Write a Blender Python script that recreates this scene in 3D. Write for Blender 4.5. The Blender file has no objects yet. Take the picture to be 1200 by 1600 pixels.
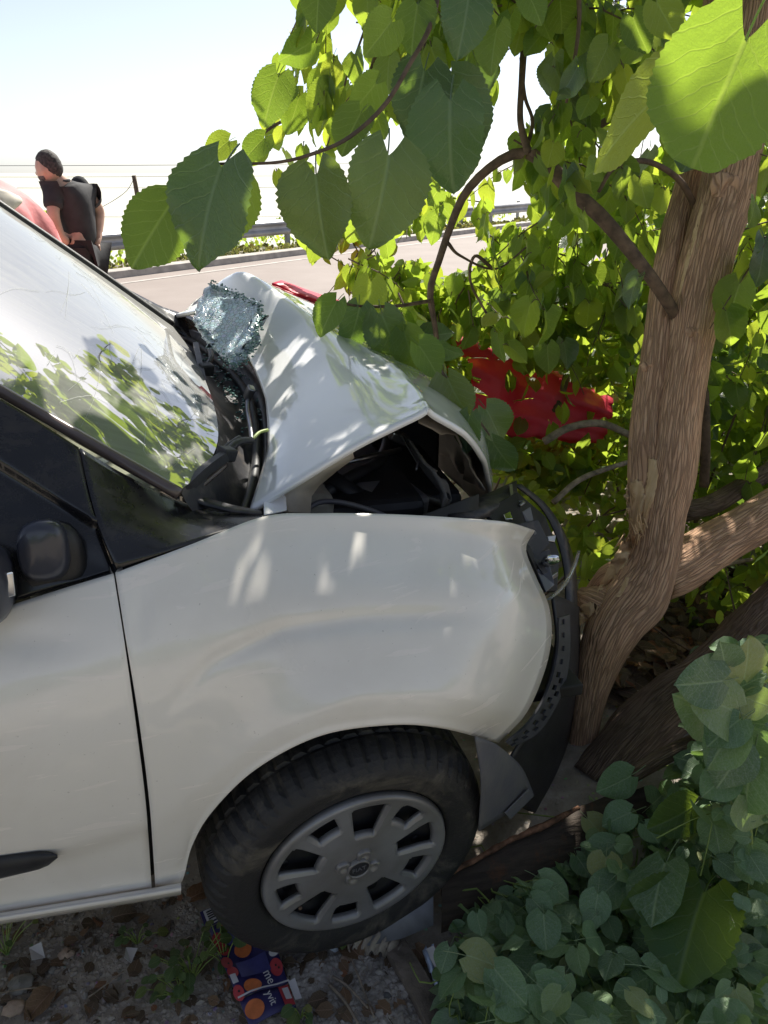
import bpy, math, random
import numpy as np
from mathutils import Vector, Matrix, noise as mnoise
random.seed(7); RNG = np.random.default_rng(7)
S = bpy.context.scene; COL = S.collection
R = math.radians

# ------------------------------------------------------------------ camera, sky, sun, exposure
F_PX, PITCH, YAW, CAM_H = 1209.0, 23.7, 13.5, 1.6
cam = bpy.data.cameras.new('camera'); cam_o = bpy.data.objects.new('camera', cam); COL.objects.link(cam_o)
cam_o.location = (0, 0, CAM_H); cam_o.rotation_euler = (R(90 - PITCH), 0, R(-YAW))
cam.sensor_fit = 'VERTICAL'; cam.sensor_height = 36; cam.lens = 36 * F_PX / 1600
cam.clip_start = 0.05; cam.clip_end = 9000
S.camera = cam_o
SUN_EL, SUN_AZ = 47, 30            # azimuth from +Y towards +X
w = bpy.data.worlds.new('World'); S.world = w; w.use_nodes = True
wt = w.node_tree; sky = wt.nodes.new('ShaderNodeTexSky'); sky.sky_type = 'NISHITA'; sky.sun_disc = False
sky.sun_elevation = R(SUN_EL); sky.sun_rotation = R(SUN_AZ)
sky.dust_density = 0.7; sky.air_density = 0.65; sky.ozone_density = 2.6
hsv = wt.nodes.new('ShaderNodeHueSaturation'); hsv.inputs['Saturation'].default_value = .58     # hazy, whitish sky
bg = wt.nodes['Background']; wt.links.new(sky.outputs[0], hsv.inputs['Color']); wt.links.new(hsv.outputs[0], bg.inputs[0]); bg.inputs[1].default_value = 0.078
sun = bpy.data.lights.new('sun', 'SUN'); sun.energy = 4.3; sun.angle = R(0.5); sun.color = (1, .95, .86)
sun_o = bpy.data.objects.new('sun', sun); COL.objects.link(sun_o)
SD = Vector((math.cos(R(SUN_EL)) * math.sin(R(SUN_AZ)), math.cos(R(SUN_EL)) * math.cos(R(SUN_AZ)), math.sin(R(SUN_EL))))
sun_o.rotation_euler = SD.to_track_quat('Z', 'Y').to_euler(); sun_o.location = (3, 6, 8)
S.view_settings.view_transform = 'Standard'; S.view_settings.look = 'None'
S.view_settings.exposure = 1.05; S.view_settings.gamma = 1; S.view_settings.use_curve_mapping = False
S.render.engine = 'CYCLES'
S.cycles.max_bounces = 10; S.cycles.transparent_max_bounces = 16

# ------------------------------------------------------------------ measuring helpers (photo pixel + distance -> place)
_p, _y = R(PITCH), R(YAW)
FWD = np.array([math.sin(_y) * math.cos(_p), math.cos(_y) * math.cos(_p), -math.sin(_p)])
RGT = np.array([math.cos(_y), -math.sin(_y), 0.]); UPV = np.cross(RGT, FWD); CAMP = np.array([0, 0, CAM_H])
def ray(px, py):
    px = np.asarray(px, float)[..., None]; py = np.asarray(py, float)[..., None]
    return FWD + RGT * (px - 600) / F_PX - UPV * (py - 800) / F_PX
def aY(px, py, Y):
    r = ray(px, py); return CAMP + r * (np.asarray(Y, float)[..., None] / r[..., 1:2])
def aZ(px, py, Z):
    r = ray(px, py); return CAMP + r * ((np.asarray(Z, float)[..., None] - CAM_H) / r[..., 2:3])
def proj(P):
    d = np.asarray(P, float) - CAMP; z = d @ FWD
    return 600 + F_PX * (d @ RGT) / z, 800 - F_PX * (d @ UPV) / z
def V3(a): return Vector([float(q) for q in a])

# ------------------------------------------------------------------ materials
class NT:
    def __init__(s, m): s.t = m.node_tree; s.n = s.t.nodes; s.l = s.t.links; s.b = s.n.get('Principled BSDF')
    def new(s, t, **k):
        o = s.n.new(t)
        for a, b in k.items(): setattr(o, a, b)
        return o
    def link(s, a, b): s.l.new(a, b)
    def coord(s, kind='Object', scale=(1, 1, 1)):
        c = s.new('ShaderNodeTexCoord'); m = s.new('ShaderNodeMapping'); m.inputs['Scale'].default_value = scale
        s.link(c.outputs[kind], m.inputs[0]); return m.outputs[0]
    def noise(s, vec, scale, detail=4, rough=.55, dist=0):
        o = s.new('ShaderNodeTexNoise'); o.inputs['Scale'].default_value = scale; o.inputs['Detail'].default_value = detail
        o.inputs['Roughness'].default_value = rough; o.inputs['Distortion'].default_value = dist
        if vec: s.link(vec, o.inputs['Vector'])
        return o.outputs['Fac']
    def ramp(s, fac, stops):
        o = s.new('ShaderNodeValToRGB'); e = o.color_ramp.elements
        while len(e) < len(stops): e.new(.5)
        for k, (p, c) in enumerate(stops):
            e[k].position = p; e[k].color = (c if len(c) == 4 else (*c, 1)) if hasattr(c, '__len__') else (c, c, c, 1)
        s.link(fac, o.inputs[0]); return o.outputs[0]
    def mix(s, fac, a, b, mode='MIX'):
        o = s.new('ShaderNodeMix', data_type='RGBA', blend_type=mode)
        for inp, v in ((o.inputs[0], fac), (o.inputs[6], a), (o.inputs[7], b)):
            if isinstance(v, bpy.types.NodeSocket): s.link(v, inp)
            else: inp.default_value = v if not hasattr(v, '__len__') else ((*v, 1) if len(v) == 3 else v)
        return o.outputs[2]
    def math(s, op, a, b=None, c=None, clamp=False):
        o = s.new('ShaderNodeMath', operation=op); o.use_clamp = clamp
        for i, v in enumerate((a, b, c)):
            if v is None: continue
            if isinstance(v, bpy.types.NodeSocket): s.link(v, o.inputs[i])
            else: o.inputs[i].default_value = v
        return o.outputs[0]
    def bump(s, h, strength=.3, dist=.01):
        o = s.new('ShaderNodeBump'); o.inputs['Strength'].default_value = strength; o.inputs['Distance'].default_value = dist
        s.link(h, o.inputs['Height']); s.link(o.outputs[0], s.b.inputs['Normal']); return o.outputs[0]

def M(name, col, rough=.5, metal=0., var=.15, vscale=8., bump=0., bscale=40., coat=0., spec=.5, coord='Object', col2=None, fn=None):
    m = bpy.data.materials.new(name); m.use_nodes = True; t = NT(m); b = t.b
    v = t.coord(coord); f = t.noise(v, vscale, 5)
    c2 = col2 if col2 else tuple(min(1, c * (1 - var)) for c in col)
    c1 = col if col2 else tuple(min(1, c * (1 + var)) for c in col)
    cc = t.ramp(f, [(.35, c1), (.65, c2)]); t.link(cc, b.inputs['Base Color'])
    b.inputs['Roughness'].default_value = rough; b.inputs['Metallic'].default_value = metal
    b.inputs['Coat Weight'].default_value = coat; b.inputs['Coat Roughness'].default_value = .05
    b.inputs['Specular IOR Level'].default_value = spec
    if bump: t.bump(t.noise(v, bscale, 6, .6), bump, .01)
    if fn: fn(t, b, cc)
    return m

def paint_fn(t, b, cc):
    v = t.coord('Object')
    dust = t.ramp(t.noise(v, 3.2, 6, .62, .4), [(.40, 0.), (.72, 1.)])
    d2 = t.mix(t.math('MULTIPLY', dust, .42), (.87, .83, .755), (.66, .60, .52))
    sv = t.coord('Object', (2.2, 1, 16)); sc = t.ramp(t.noise(sv, 2.3, 4, .55, .6), [(.61, 0.), (.66, 1.)])
    d3 = t.mix(t.math('MULTIPLY', sc, .4), d2, (.95, .87, .80))
    spk = t.ramp(t.noise(v, 170, 2, .5), [(.73, 0.), (.77, 1.)])
    d4 = t.mix(t.math('MULTIPLY', spk, .4), d3, (.30, .26, .2)); t.link(d4, b.inputs['Base Color'])
    rr = t.math('MULTIPLY_ADD', dust, .22, .13); t.link(t.math('MULTIPLY_ADD', sc, .2, rr), b.inputs['Roughness'])
def hood_fn(t, b, cc):
    v = t.coord('Object')
    dust = t.ramp(t.noise(v, 4, 6, .62, .4), [(.45, 0.), (.75, 1.)])
    t.link(t.mix(t.math('MULTIPLY', dust, .14), (.89, .89, .885), (.7, .66, .6)), b.inputs['Base Color'])
    t.link(t.math('MULTIPLY_ADD', dust, .15, .12), b.inputs['Roughness'])

MT = {}
MT['paint'] = M('van_paint', (.8, .8, .78), .3, coat=.55, fn=paint_fn)
MT['hood'] = M('hood_paint', (.8, .8, .78), .2, coat=.8, fn=hood_fn)
MT['primer'] = M('primer_underside', (.36, .31, .26), .55, var=.25, vscale=5, bump=.15, bscale=12)
MT['beige'] = M('inner_wing_paint', (.62, .55, .44), .45, var=.2, vscale=9)
def blk_fn(t, b, cc):
    v = t.coord('Object', (1, 1, 1)); d = t.ramp(t.noise(v, 9, 7, .7, .3), [(.5, 0.), (.8, 1.)])
    t.link(t.mix(t.math('MULTIPLY', d, .35), (.014, .014, .016), (.13, .105, .08)), b.inputs['Base Color'])
    t.link(t.math('MULTIPLY_ADD', d, .4, .22), b.inputs['Roughness'])
MT['black_gloss'] = M('black_pillar_panel', (.014, .014, .016), .2, coat=.15, fn=blk_fn)
MT['black'] = M('black_plastic', (.022, .022, .024), .5, var=.4, vscale=20, bump=.12, bscale=300)
def dusty_fn(t, b, cc):
    v = t.coord('Object'); d = t.ramp(t.noise(v, 14, 8, .7, .6), [(.48, 0.), (.72, 1.)])
    t.link(t.mix(t.math('MULTIPLY', d, .5), (.028, .028, .032), (.22, .18, .14)), b.inputs['Base Color'])
MT['dusty'] = M('dusty_black_plastic', (.03, .03, .03), .45, fn=dusty_fn, bump=.1, bscale=80)
MT['dark'] = M('engine_bay_dark', (.012, .012, .014), .6, var=.5, vscale=10)
MT['rubber'] = M('weatherstrip_rubber', (.13, .10, .09), .25, var=.3, vscale=6, coat=.3)
MT['steel'] = M('bare_steel', (.32, .32, .34), .35, 1, var=.25, vscale=14, bump=.05)
MT['chrome'] = M('lamp_reflector', (.75, .77, .8), .08, 1, var=.1)
MT['grey_plastic'] = M('grey_splash_plastic', (.10, .10, .12), .45, var=.45, vscale=9, bump=.1, bscale=60, col2=(.15, .145, .14))
MT['fabric'] = M('torn_liner_felt', (.10, .095, .09), .95, var=.4, vscale=9, bump=.4, bscale=160)
def clear(name, col, rough=.05, trans=.9, ior=1.45):
    m = bpy.data.materials.new(name); m.use_nodes = True; t = NT(m); b = t.b
    v = t.coord(); f = t.noise(v, 12, 4)
    t.link(t.ramp(f, [(.3, col), (.7, tuple(c * .85 for c in col))]), b.inputs['Base Color'])
    b.inputs['Roughness'].default_value = rough; b.inputs['Transmission Weight'].default_value = trans; b.inputs['IOR'].default_value = ior
    return m
MT['clear'] = clear('clear_lens_plastic', (.9, .9, .86), .15)

def windscreen_mat():
    m = bpy.data.materials.new('windscreen_glass'); m.use_nodes = True; t = NT(m); n = t.n; n.remove(t.b)
    out = n['Material Output']
    tr = t.new('ShaderNodeBsdfTransparent'); tr.inputs[0].default_value = (.80, .90, .83, 1)
    gl = t.new('ShaderNodeBsdfGlossy'); gl.inputs['Roughness'].default_value = .012; gl.inputs[0].default_value = (.60, .60, .60, 1)
    fr = t.new('ShaderNodeFresnel'); fr.inputs['IOR'].default_value = 1.42
    v = t.coord('Object')
    mx = t.new('ShaderNodeMixShader'); t.link(fr.outputs[0], mx.inputs[0]); t.link(tr.outputs[0], mx.inputs[1]); t.link(gl.outputs[0], mx.inputs[2])
    # dust film, denser in streaks
    sv = t.coord('Object', (3, 26, 6)); st = t.noise(sv, 2.2, 6, .65, .5); blot = t.noise(v, 5, 5, .6)
    fac = t.math('MULTIPLY', t.ramp(st, [(.35, 0.), (.8, 1.)]), t.ramp(blot, [(.3, .2), (.75, 1.)]))
    spk = t.ramp(t.noise(v, 120, 3, .6), [(.68, 0.), (.75, 1.)])
    fac = t.math('ADD', t.math('MULTIPLY_ADD', fac, .30, .29), t.math('MULTIPLY', spk, .28), clamp=True)
    df = t.new('ShaderNodeBsdfDiffuse'); df.inputs[0].default_value = (.52, .52, .50, 1)
    m2 = t.new('ShaderNodeMixShader'); t.link(fac, m2.inputs[0]); t.link(mx.outputs[0], m2.inputs[1]); t.link(df.outputs[0], m2.inputs[2])
    t.link(m2.outputs[0], out.inputs[0]); return m
MT['windscreen'] = windscreen_mat()
def crackm():
    return M('crack_line', (.5, .52, .5), .4, var=.2)
MT['crack'] = crackm()
def shatter():
    def fn(t, b, cc):
        v = t.coord('Object'); vo = t.new('ShaderNodeTexVoronoi', feature='DISTANCE_TO_EDGE'); vo.inputs['Scale'].default_value = 95
        t.link(v, vo.inputs['Vector']); e = vo.outputs['Distance']
        vc = t.new('ShaderNodeTexVoronoi'); vc.inputs['Scale'].default_value = 95; t.link(v, vc.inputs['Vector'])
        base = t.mix(.35, (.40, .52, .58), vc.outputs['Color'])
        base = t.mix(.72, base, (.44, .56, .62))
        big = t.ramp(t.noise(v, 8, 6, .65, .7), [(.52, 0.), (.66, 1.)])
        base = t.mix(t.math('MULTIPLY', big, .55), base, (.30, .33, .33))
        c = t.mix(t.ramp(e, [(.0, .75), (.1, 0.)]), base, (.07, .12, .12))
        t.link(c, b.inputs['Base Color'])
        h = t.math('ADD', t.math('MULTIPLY', t.ramp(e, [(0, 0.), (.12, 1.)]), .4), t.noise(v, 14, 5)); t.bump(h, .6, .012)
    return M('shattered_glass', (.5, .6, .65), .28, fn=fn, coat=.2)
MT['shatter'] = shatter()
MT['crumb'] = M('glass_crumbs', (.10, .19, .17), .15, var=.5, vscale=60, coat=.3)
def tyre_fn(t, b, cc):
    v = t.coord('Object'); mud = t.ramp(t.noise(v, 7, 8, .68, .8), [(.5, 0.), (.74, 1.)])
    t.link(t.mix(t.math('MULTIPLY', mud, .8), (.024, .023, .023), (.20, .175, .135)), b.inputs['Base Color'])
    t.link(t.math('MULTIPLY_ADD', mud, .3, .58), b.inputs['Roughness'])
    t.bump(t.math('ADD', t.noise(v, 60, 6, .7), t.math('MULTIPLY', mud, .6)), .5, .006)
MT['tyre'] = M('tyre_rubber', (.02, .02, .02), .7, fn=tyre_fn)
MT['hubcap'] = M('hubcap_plastic', (.30, .30, .305), .36, .35, var=.18, vscale=7, bump=.06, bscale=90, col2=(.22, .21, .2))
MT['badge'] = M('hub_badge', (.03, .03, .035), .3)
MT['badge_text'] = M('badge_letters', (.3, .3, .31), .3, .6)

def bark(name, c1, c2, c3, sc=1.0):
    def fn(t, b, cc):
        uv = t.coord('UV', (52 * sc, 9 * sc, 1)); f = t.noise(uv, 1.0, 7, .65, .9)
        vo = t.new('ShaderNodeTexVoronoi', feature='DISTANCE_TO_EDGE'); uv2 = t.coord('UV', (64 * sc, 10 * sc, 1))
        wn = t.noise(t.coord('UV', (18 * sc, 9 * sc, 1)), 1, 4); mp = t.new('ShaderNodeVectorMath', operation='ADD')
        cb = t.new('ShaderNodeCombineXYZ'); t.link(t.math('MULTIPLY', wn, 1.7), cb.inputs[0]); t.link(t.math('MULTIPLY', wn, .7), cb.inputs[1])
        t.link(uv2, mp.inputs[0]); t.link(cb.outputs[0], mp.inputs[1]); t.link(mp.outputs[0], vo.inputs['Vector']); vo.inputs['Scale'].default_value = 1
        e = t.ramp(vo.outputs['Distance'], [(0, 0.), (.16, 1.)])
        col = t.ramp(f, [(.3, c1), (.55, c2), (.75, c3)])
        patch_ = t.ramp(t.noise(t.coord('Object'), 4, 5), [(.45, 0.), (.65, 1.)])
        col = t.mix(t.math('MULTIPLY', patch_, .4), col, tuple(q * .6 for q in c2))
        col = t.mix(t.math('MULTIPLY', t.math('SUBTRACT', 1, e), .48), col, tuple(q * .28 for q in c1)); t.link(col, b.inputs['Base Color'])
        t.bump(t.math('ADD', t.math('MULTIPLY', e, .8), t.math('MULTIPLY', f, .9)), .75, .010)
    return M(name, c2, .85, fn=fn, spec=.2)
MT['bark'] = bark('mulberry_bark', (.52, .30, .185), (.66, .42, .27), (.76, .55, .38))
MT['bark_dark'] = bark('old_trunk_bark', (.15, .105, .08), (.24, .17, .125), (.36, .28, .21))
MT['twig'] = M('twig_bark', (.13, .085, .055), .8, var=.4, vscale=30, bump=.3, bscale=200)
MT['grey_twig'] = M('grey_twig_bark', (.26, .21, .16), .85, var=.4, vscale=30, bump=.3, bscale=200)
MT['petiole'] = M('green_stalk', (.22, .30, .07), .5, var=.3)
def wood_fn(t, b, cc):
    uv = t.coord('Object', (40, 40, 5)); f = t.noise(uv, 1, 6, .6, .6)
    t.link(t.ramp(f, [(.3, (.52, .33, .17)), (.6, (.72, .52, .31)), (.8, (.38, .22, .10))]), b.inputs['Base Color']); t.bump(f, .8, .01)
MT['bare_wood'] = M('torn_bare_wood', (.6, .45, .3), .75, fn=wood_fn)
def plank_fn(t, b, cc):
    v = t.coord('Object', (3, 40, 40)); f = t.noise(v, 1, 7, .65, .4); r = t.ramp(t.noise(t.coord('Object'), 16, 6, .7), [(.55, 0.), (.68, 1.)])
    c = t.ramp(f, [(.3, (.035, .026, .02)), (.7, (.10, .075, .055))]); t.link(t.mix(t.math('MULTIPLY', r, .6), c, (.17, .075, .035)), b.inputs['Base Color']); t.bump(f, .7, .01)
MT['plank'] = M('weathered_plank', (.07, .05, .04), .85, fn=plank_fn)

def leafmat(name, top, trans, gloss=.38, spec=.5, tf=.45, veinc=None, dusty=0., dry=None):
    m = bpy.data.materials.new(name); m.use_nodes = True; t = NT(m); b = t.b; out = t.n['Material Output']
    oi = t.new('ShaderNodeObjectInfo'); at = t.new('ShaderNodeAttribute', attribute_name='tint')
    rnd = t.math('FRACT', t.math('ADD', oi.outputs['Random'], at.outputs['Fac']))
    uvn = t.new('ShaderNodeUVMap'); sep = t.new('ShaderNodeSeparateXYZ'); t.link(uvn.outputs[0], sep.inputs[0])
    ax = t.math('ABSOLUTE', t.math('SUBTRACT', sep.outputs[0], .5)); yy = sep.outputs[1]
    mid = t.ramp(ax, [(.0, 1.), (.014, .8), (.028, 0.)])
    wob = t.math('MULTIPLY', t.math('SUBTRACT', t.noise(t.coord('Object'), 3.1, 3), .5), .22); sgn = t.math('MULTIPLY', t.math('SIGN', t.math('SUBTRACT', sep.outputs[0], .5)), .035)
    sv = t.math('FRACT', t.math('MULTIPLY', t.math('ADD', t.math('ADD', wob, sgn), t.math('SUBTRACT', yy, t.math('MULTIPLY', t.math('POWER', ax, .85), .75))), 5.5))
    sd = t.math('ABSOLUTE', t.math('SUBTRACT', sv, .5)); side = t.ramp(sd, [(0, 1.), (.035, .6), (.07, 0.)])
    net = t.new('ShaderNodeTexVoronoi', feature='DISTANCE_TO_EDGE'); net.inputs['Scale'].default_value = 34; t.link(uvn.outputs[0], net.inputs['Vector'])
    nn = t.ramp(net.outputs['Distance'], [(0, .35), (.05, 0.)])
    vein = t.math('MAXIMUM', t.math('MAXIMUM', mid, t.math('MULTIPLY', side, .75)), nn)
    nz = t.noise(t.coord('Object'), 9, 4)
    c0 = tuple(q * .62 for q in top); c1 = (top[0] * 1.55, top[1] * 1.22, top[2] * .95)
    hue = t.ramp(rnd, [(0, c0), (.5, top), (.88, c1), (1, (top[0] * 2.6, top[1] * 1.35, top[2]))])
    hue = t.mix(t.math('MULTIPLY', nz, .5), hue, tuple(q * .7 for q in top))
    vc = veinc or (top[0] * 2.4 + .09, top[1] * 1.6 + .11, top[2] * 2 + .06)
    col = t.mix(t.math('MULTIPLY', vein, .5), hue, vc)
    spot = t.ramp(t.noise(uvn.outputs[0], 11, 5, .7, .6), [(.66, 0.), (.71, 1.)]); pk = t.ramp(rnd, [(.35, 0.), (.55, 1.)])
    col = t.mix(t.math('MULTIPLY', t.math('MULTIPLY', spot, pk), .55), col, (.17, .115, .045))
    if dusty:
        d = t.ramp(t.noise(t.coord('Object'), 26, 7, .7), [(.42, 0.), (.7, 1.)]); col = t.mix(t.math('MULTIPLY', d, dusty), col, (.42, .46, .41))
    t.link(col, b.inputs['Base Color']); b.inputs['Roughness'].default_value = gloss; b.inputs['Specular IOR Level'].default_value = spec
    bm = t.bump(t.math('SUBTRACT', t.noise(uvn.outputs[0], 17, 4), t.math('MULTIPLY', vein, .8)), .35, .005)
    tl = t.new('ShaderNodeBsdfTranslucent')
    tc = t.ramp(rnd, [(0, tuple(q * .75 for q in trans)), (.5, trans), (1, (min(1, trans[0] * 1.35), min(1, trans[1] * 1.12), trans[2]))])
    t.link(t.mix(t.math('MULTIPLY', vein, .35), tc, (trans[0] * 1.4, trans[1] * 1.15, trans[2] * 2.2)), tl.inputs[0]); t.link(bm, tl.inputs['Normal'])
    mx = t.new('ShaderNodeMixShader'); mx.inputs[0].default_value = tf
    t.link(b.outputs[0], mx.inputs[1]); t.link(tl.outputs[0], mx.inputs[2]); t.link(mx.outputs[0], out.inputs[0])
    return m
MT['leaf'] = leafmat('mulberry_leaf', (.048, .105, .026), (.52, .72, .06), .36, .5, .50)
MT['leaf_big'] = leafmat('mulberry_leaf_near', (.042, .10, .034), (.42, .62, .05), .34, .55, .44)
MT['leaf_shaded'] = leafmat('shaded_mulberry_leaf', (.045, .098, .055), (.28, .46, .05), .30, .8, .32)  # darker copy of the mulberry leaf, shade put into colour and translucency
MT['leaf_back'] = leafmat('thicket_leaf', (.045, .10, .022), (.54, .74, .07), .40, .4, .50)
MT['leaf_creep'] = leafmat('creeper_leaf', (.135, .265, .11), (.30, .50, .09), .42, .55, .27, dusty=.45)
MT['leaf_dry'] = leafmat('dry_leaf', (.15, .115, .08), (.20, .14, .06), .75, .2, .2)
MT['weed'] = leafmat('weed_leaf', (.075, .13, .045), (.22, .34, .06), .5, .3, .3)
MT['grass_far'] = leafmat('verge_grass', (.11, .13, .045), (.3, .32, .08), .6, .2, .35)

# ------------------------------------------------------------------ object helpers
ROOTLOC = {}
def root(name, loc, label, cat, group=None, kind=None):
    o = bpy.data.objects.new(name, None); COL.objects.link(o); o.location = V3(loc); o.empty_display_size = .1
    o['label'] = label; o['category'] = cat
    if group: o['group'] = group
    if kind: o['kind'] = kind
    ROOTLOC[o] = np.array([float(q) for q in loc]); return o
def offs(parent): return ROOTLOC.get(parent, np.zeros(3))
def link(o, parent):
    COL.objects.link(o)
    if parent is not None: o.parent = parent; ROOTLOC[o] = offs(parent)
    return o
def mesh(name, verts, faces, mat, parent=None, smooth=True, uv=None, tint=None, label=None):
    verts = np.asarray(verts, float) - offs(parent)
    me = bpy.data.meshes.new(name)
    fa = np.asarray(faces) if not isinstance(faces, list) else None
    if fa is not None and fa.ndim == 2:
        n, k = fa.shape; me.vertices.add(len(verts)); me.vertices.foreach_set('co', verts.astype(np.float32).ravel())
        me.loops.add(n * k); me.loops.foreach_set('vertex_index', fa.astype(np.int32).ravel())
        me.polygons.add(n); me.polygons.foreach_set('loop_start', np.arange(0, n * k, k, dtype=np.int32))
        me.update(calc_edges=True)
    else:
        me.from_pydata([tuple(v) for v in verts], [], [tuple(int(i) for i in f) for f in faces])
    me.polygons.foreach_set('use_smooth', np.full(len(me.polygons), smooth))
    if uv is not None:
        l = me.uv_layers.new(name='UVMap'); idx = np.zeros(len(me.loops), np.int32); me.loops.foreach_get('vertex_index', idx)
        l.data.foreach_set('uv', np.asarray(uv, np.float32)[idx].ravel())
    if tint is not None:
        a = me.attributes.new('tint', 'FLOAT', 'POINT'); a.data.foreach_set('value', np.asarray(tint, np.float32))
    for q in (mat if isinstance(mat, (list, tuple)) else [mat]): me.materials.append(q)
    me.validate(); me.update()
    o = bpy.data.objects.new(name, me); link(o, parent)
    if label: o['label'] = label
    return o
def tag(o, label, cat=None, group=None, kind=None):
    o['label'] = label
    if cat: o['category'] = cat
    if group: o['group'] = group
    if kind: o['kind'] = kind
    return o
def struct(o): o['kind'] = 'structure'; return o
def solid(o, t, offset=-1, mo=0, bev=0):
    s = o.modifiers.new('thickness', 'SOLIDIFY'); s.thickness = t; s.offset = offset; s.use_even_offset = False
    if mo: s.material_offset = mo; s.material_offset_rim = mo if mo > 1 else 0
    if bev:
        b = o.modifiers.new('bevel', 'BEVEL'); b.width = bev; b.segments = 2; b.limit_method = 'ANGLE'; b.angle_limit = R(50)
    return o
def cr(pts, n, arclen=True):
    """Catmull-Rom through pts, resampled to n points"""
    P = np.asarray(pts, float)
    if len(P) == 2: t = np.linspace(0, 1, n)[:, None]; return P[0] * (1 - t) + P[1] * t
    Q = np.vstack([2 * P[0] - P[1], P, 2 * P[-1] - P[-2]]); out = []
    for i in range(len(P) - 1):
        a, b, c, d = Q[i:i + 4]; t = np.linspace(0, 1, 12, endpoint=False)[:, None]
        out.append(.5 * (2 * b + (c - a) * t + (2 * a - 5 * b + 4 * c - d) * t ** 2 + (3 * b - a - 3 * c + d) * t ** 3))
    D = np.vstack(out + [P[-1:]])
    if not arclen: s = np.arange(len(D), dtype=float)
    else: s = np.r_[0, np.cumsum(np.linalg.norm(np.diff(D, axis=0), axis=1))]
    u = np.linspace(0, s[-1], n); return np.stack([np.interp(u, s, D[:, k]) for k in range(D.shape[1])], 1)
def lin(pts, n):
    P = np.asarray(pts, float); s = np.r_[0, np.cumsum(np.linalg.norm(np.diff(P, axis=0), axis=1))]; u = np.linspace(0, s[-1], n)
    return np.stack([np.interp(u, s, P[:, k]) for k in range(P.shape[1])], 1)
def gridfaces(nr, nc, wrap=False):
    i, j = np.meshgrid(np.arange(nr - 1), np.arange(nc if wrap else nc - 1), indexing='ij'); j2 = (j + 1) % nc
    return np.stack([i * nc + j, i * nc + j2, (i + 1) * nc + j2, (i + 1) * nc + j], -1).reshape(-1, 4)
def coons(top, bottom, left, right, nu, nv, smooth=cr):
    """px,py,Y boundary curves; returns (nv,nu,3)"""
    T, B, L, Rr = smooth(top, nu), smooth(bottom, nu), smooth(left, nv), smooth(right, nv)
    u = np.linspace(0, 1, nu)[None, :, None]; v = np.linspace(0, 1, nv)[:, None, None]
    G = (1 - v) * T[None] + v * B[None] + (1 - u) * L[:, None] + u * Rr[:, None] \
        - ((1 - u) * (1 - v) * T[0] + u * (1 - v) * T[-1] + (1 - u) * v * B[0] + u * v * B[-1])
    return G
def pix(G): return aY(G[..., 0], G[..., 1], G[..., 2])
def gridmesh(name, W, mat, parent, th=0, **k):
    nv, nu = W.shape[:2]; uv = np.stack(np.meshgrid(np.linspace(0, 1, nu), np.linspace(0, 1, nv)), -1).reshape(-1, 2)
    o = mesh(name, W.reshape(-1, 3), gridfaces(nv, nu), mat, parent, uv=uv, **k)
    if th: solid(o, th, 0)
    return o
def tensor(Cg, nv, nu):
    A = np.asarray(Cg, float); A = np.stack([cr(A[i], nu, False) for i in range(len(A))]); 
    return np.stack([cr(A[:, j], nv, False) for j in range(nu)], 1)
def tube(name, pts, rad, mat, parent=None, n=10, seg=None, rough=0., rscale=8., flat=1., label=None, ridges=0.):
    """swept limb with a radius per control point and rough bark relief"""
    P = np.asarray(pts, float); r = np.broadcast_to(np.asarray(rad, float), (len(P),))
    seg = seg or max(6, len(P) * 4); Q = cr(np.c_[P, r], seg); C, rr = Q[:, :3], Q[:, 3]
    T = np.gradient(C, axis=0); T /= np.linalg.norm(T, axis=1)[:, None] + 1e-9
    ref = np.array([0, 1., 0]) if abs(T[0, 1]) < .8 else np.array([1., 0, 0]); N = []; a = np.cross(T[0], ref); a /= np.linalg.norm(a)
    for k in range(seg): a = a - T[k] * (a @ T[k]); a /= np.linalg.norm(a); N.append(a.copy())
    N = np.array(N); B = np.cross(T, N); th = np.linspace(0, 2 * np.pi, n, endpoint=False)
    s = np.r_[0, np.cumsum(np.linalg.norm(np.diff(C, axis=0), axis=1))]
    Rm = np.repeat(rr[:, None], n, 1)
    if rough or ridges:
        for i in range(seg):
            for j in range(n):
                d = N[i] * math.cos(th[j]) + B[i] * math.sin(th[j]); q = C[i] * .45 + d * .14
                Rm[i, j] *= 1 + rough * mnoise.noise(Vector(q) * rscale) + rough * .6 * mnoise.noise(Vector(q) * rscale * 2.7)
                if ridges: Rm[i, j] *= 1 + ridges * mnoise.noise(Vector((th[j] * 3.2 if j < n else 0, s[i] * 7, 3.3 + math.sin(th[j]) * 2)))
    Vt = C[:, None] + Rm[..., None] * (np.cos(th)[None, :, None] * N[:, None] + flat * np.sin(th)[None, :, None] * B[:, None])
    m_r = float(np.mean(rr))
    uv = np.stack([np.broadcast_to(np.abs(th / np.pi - 1)[None] * np.pi * m_r * 2.2, (seg, n)), np.broadcast_to(s[:, None], (seg, n))], -1).reshape(-1, 2)
    V = np.vstack([Vt.reshape(-1, 3), C[:1], C[-1:]]); uv = np.vstack([uv, uv[:1], uv[-1:]])
    Fc = [tuple(f[::-1]) for f in gridfaces(seg, n, True)]
    Fc += [(len(V) - 2, j, (j + 1) % n) for j in range(n)] + [(len(V) - 1, (seg - 1) * n + (j + 1) % n, (seg - 1) * n + j) for j in range(n)]
    return mesh(name, V, Fc, mat, parent, uv=uv, label=label)
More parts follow.
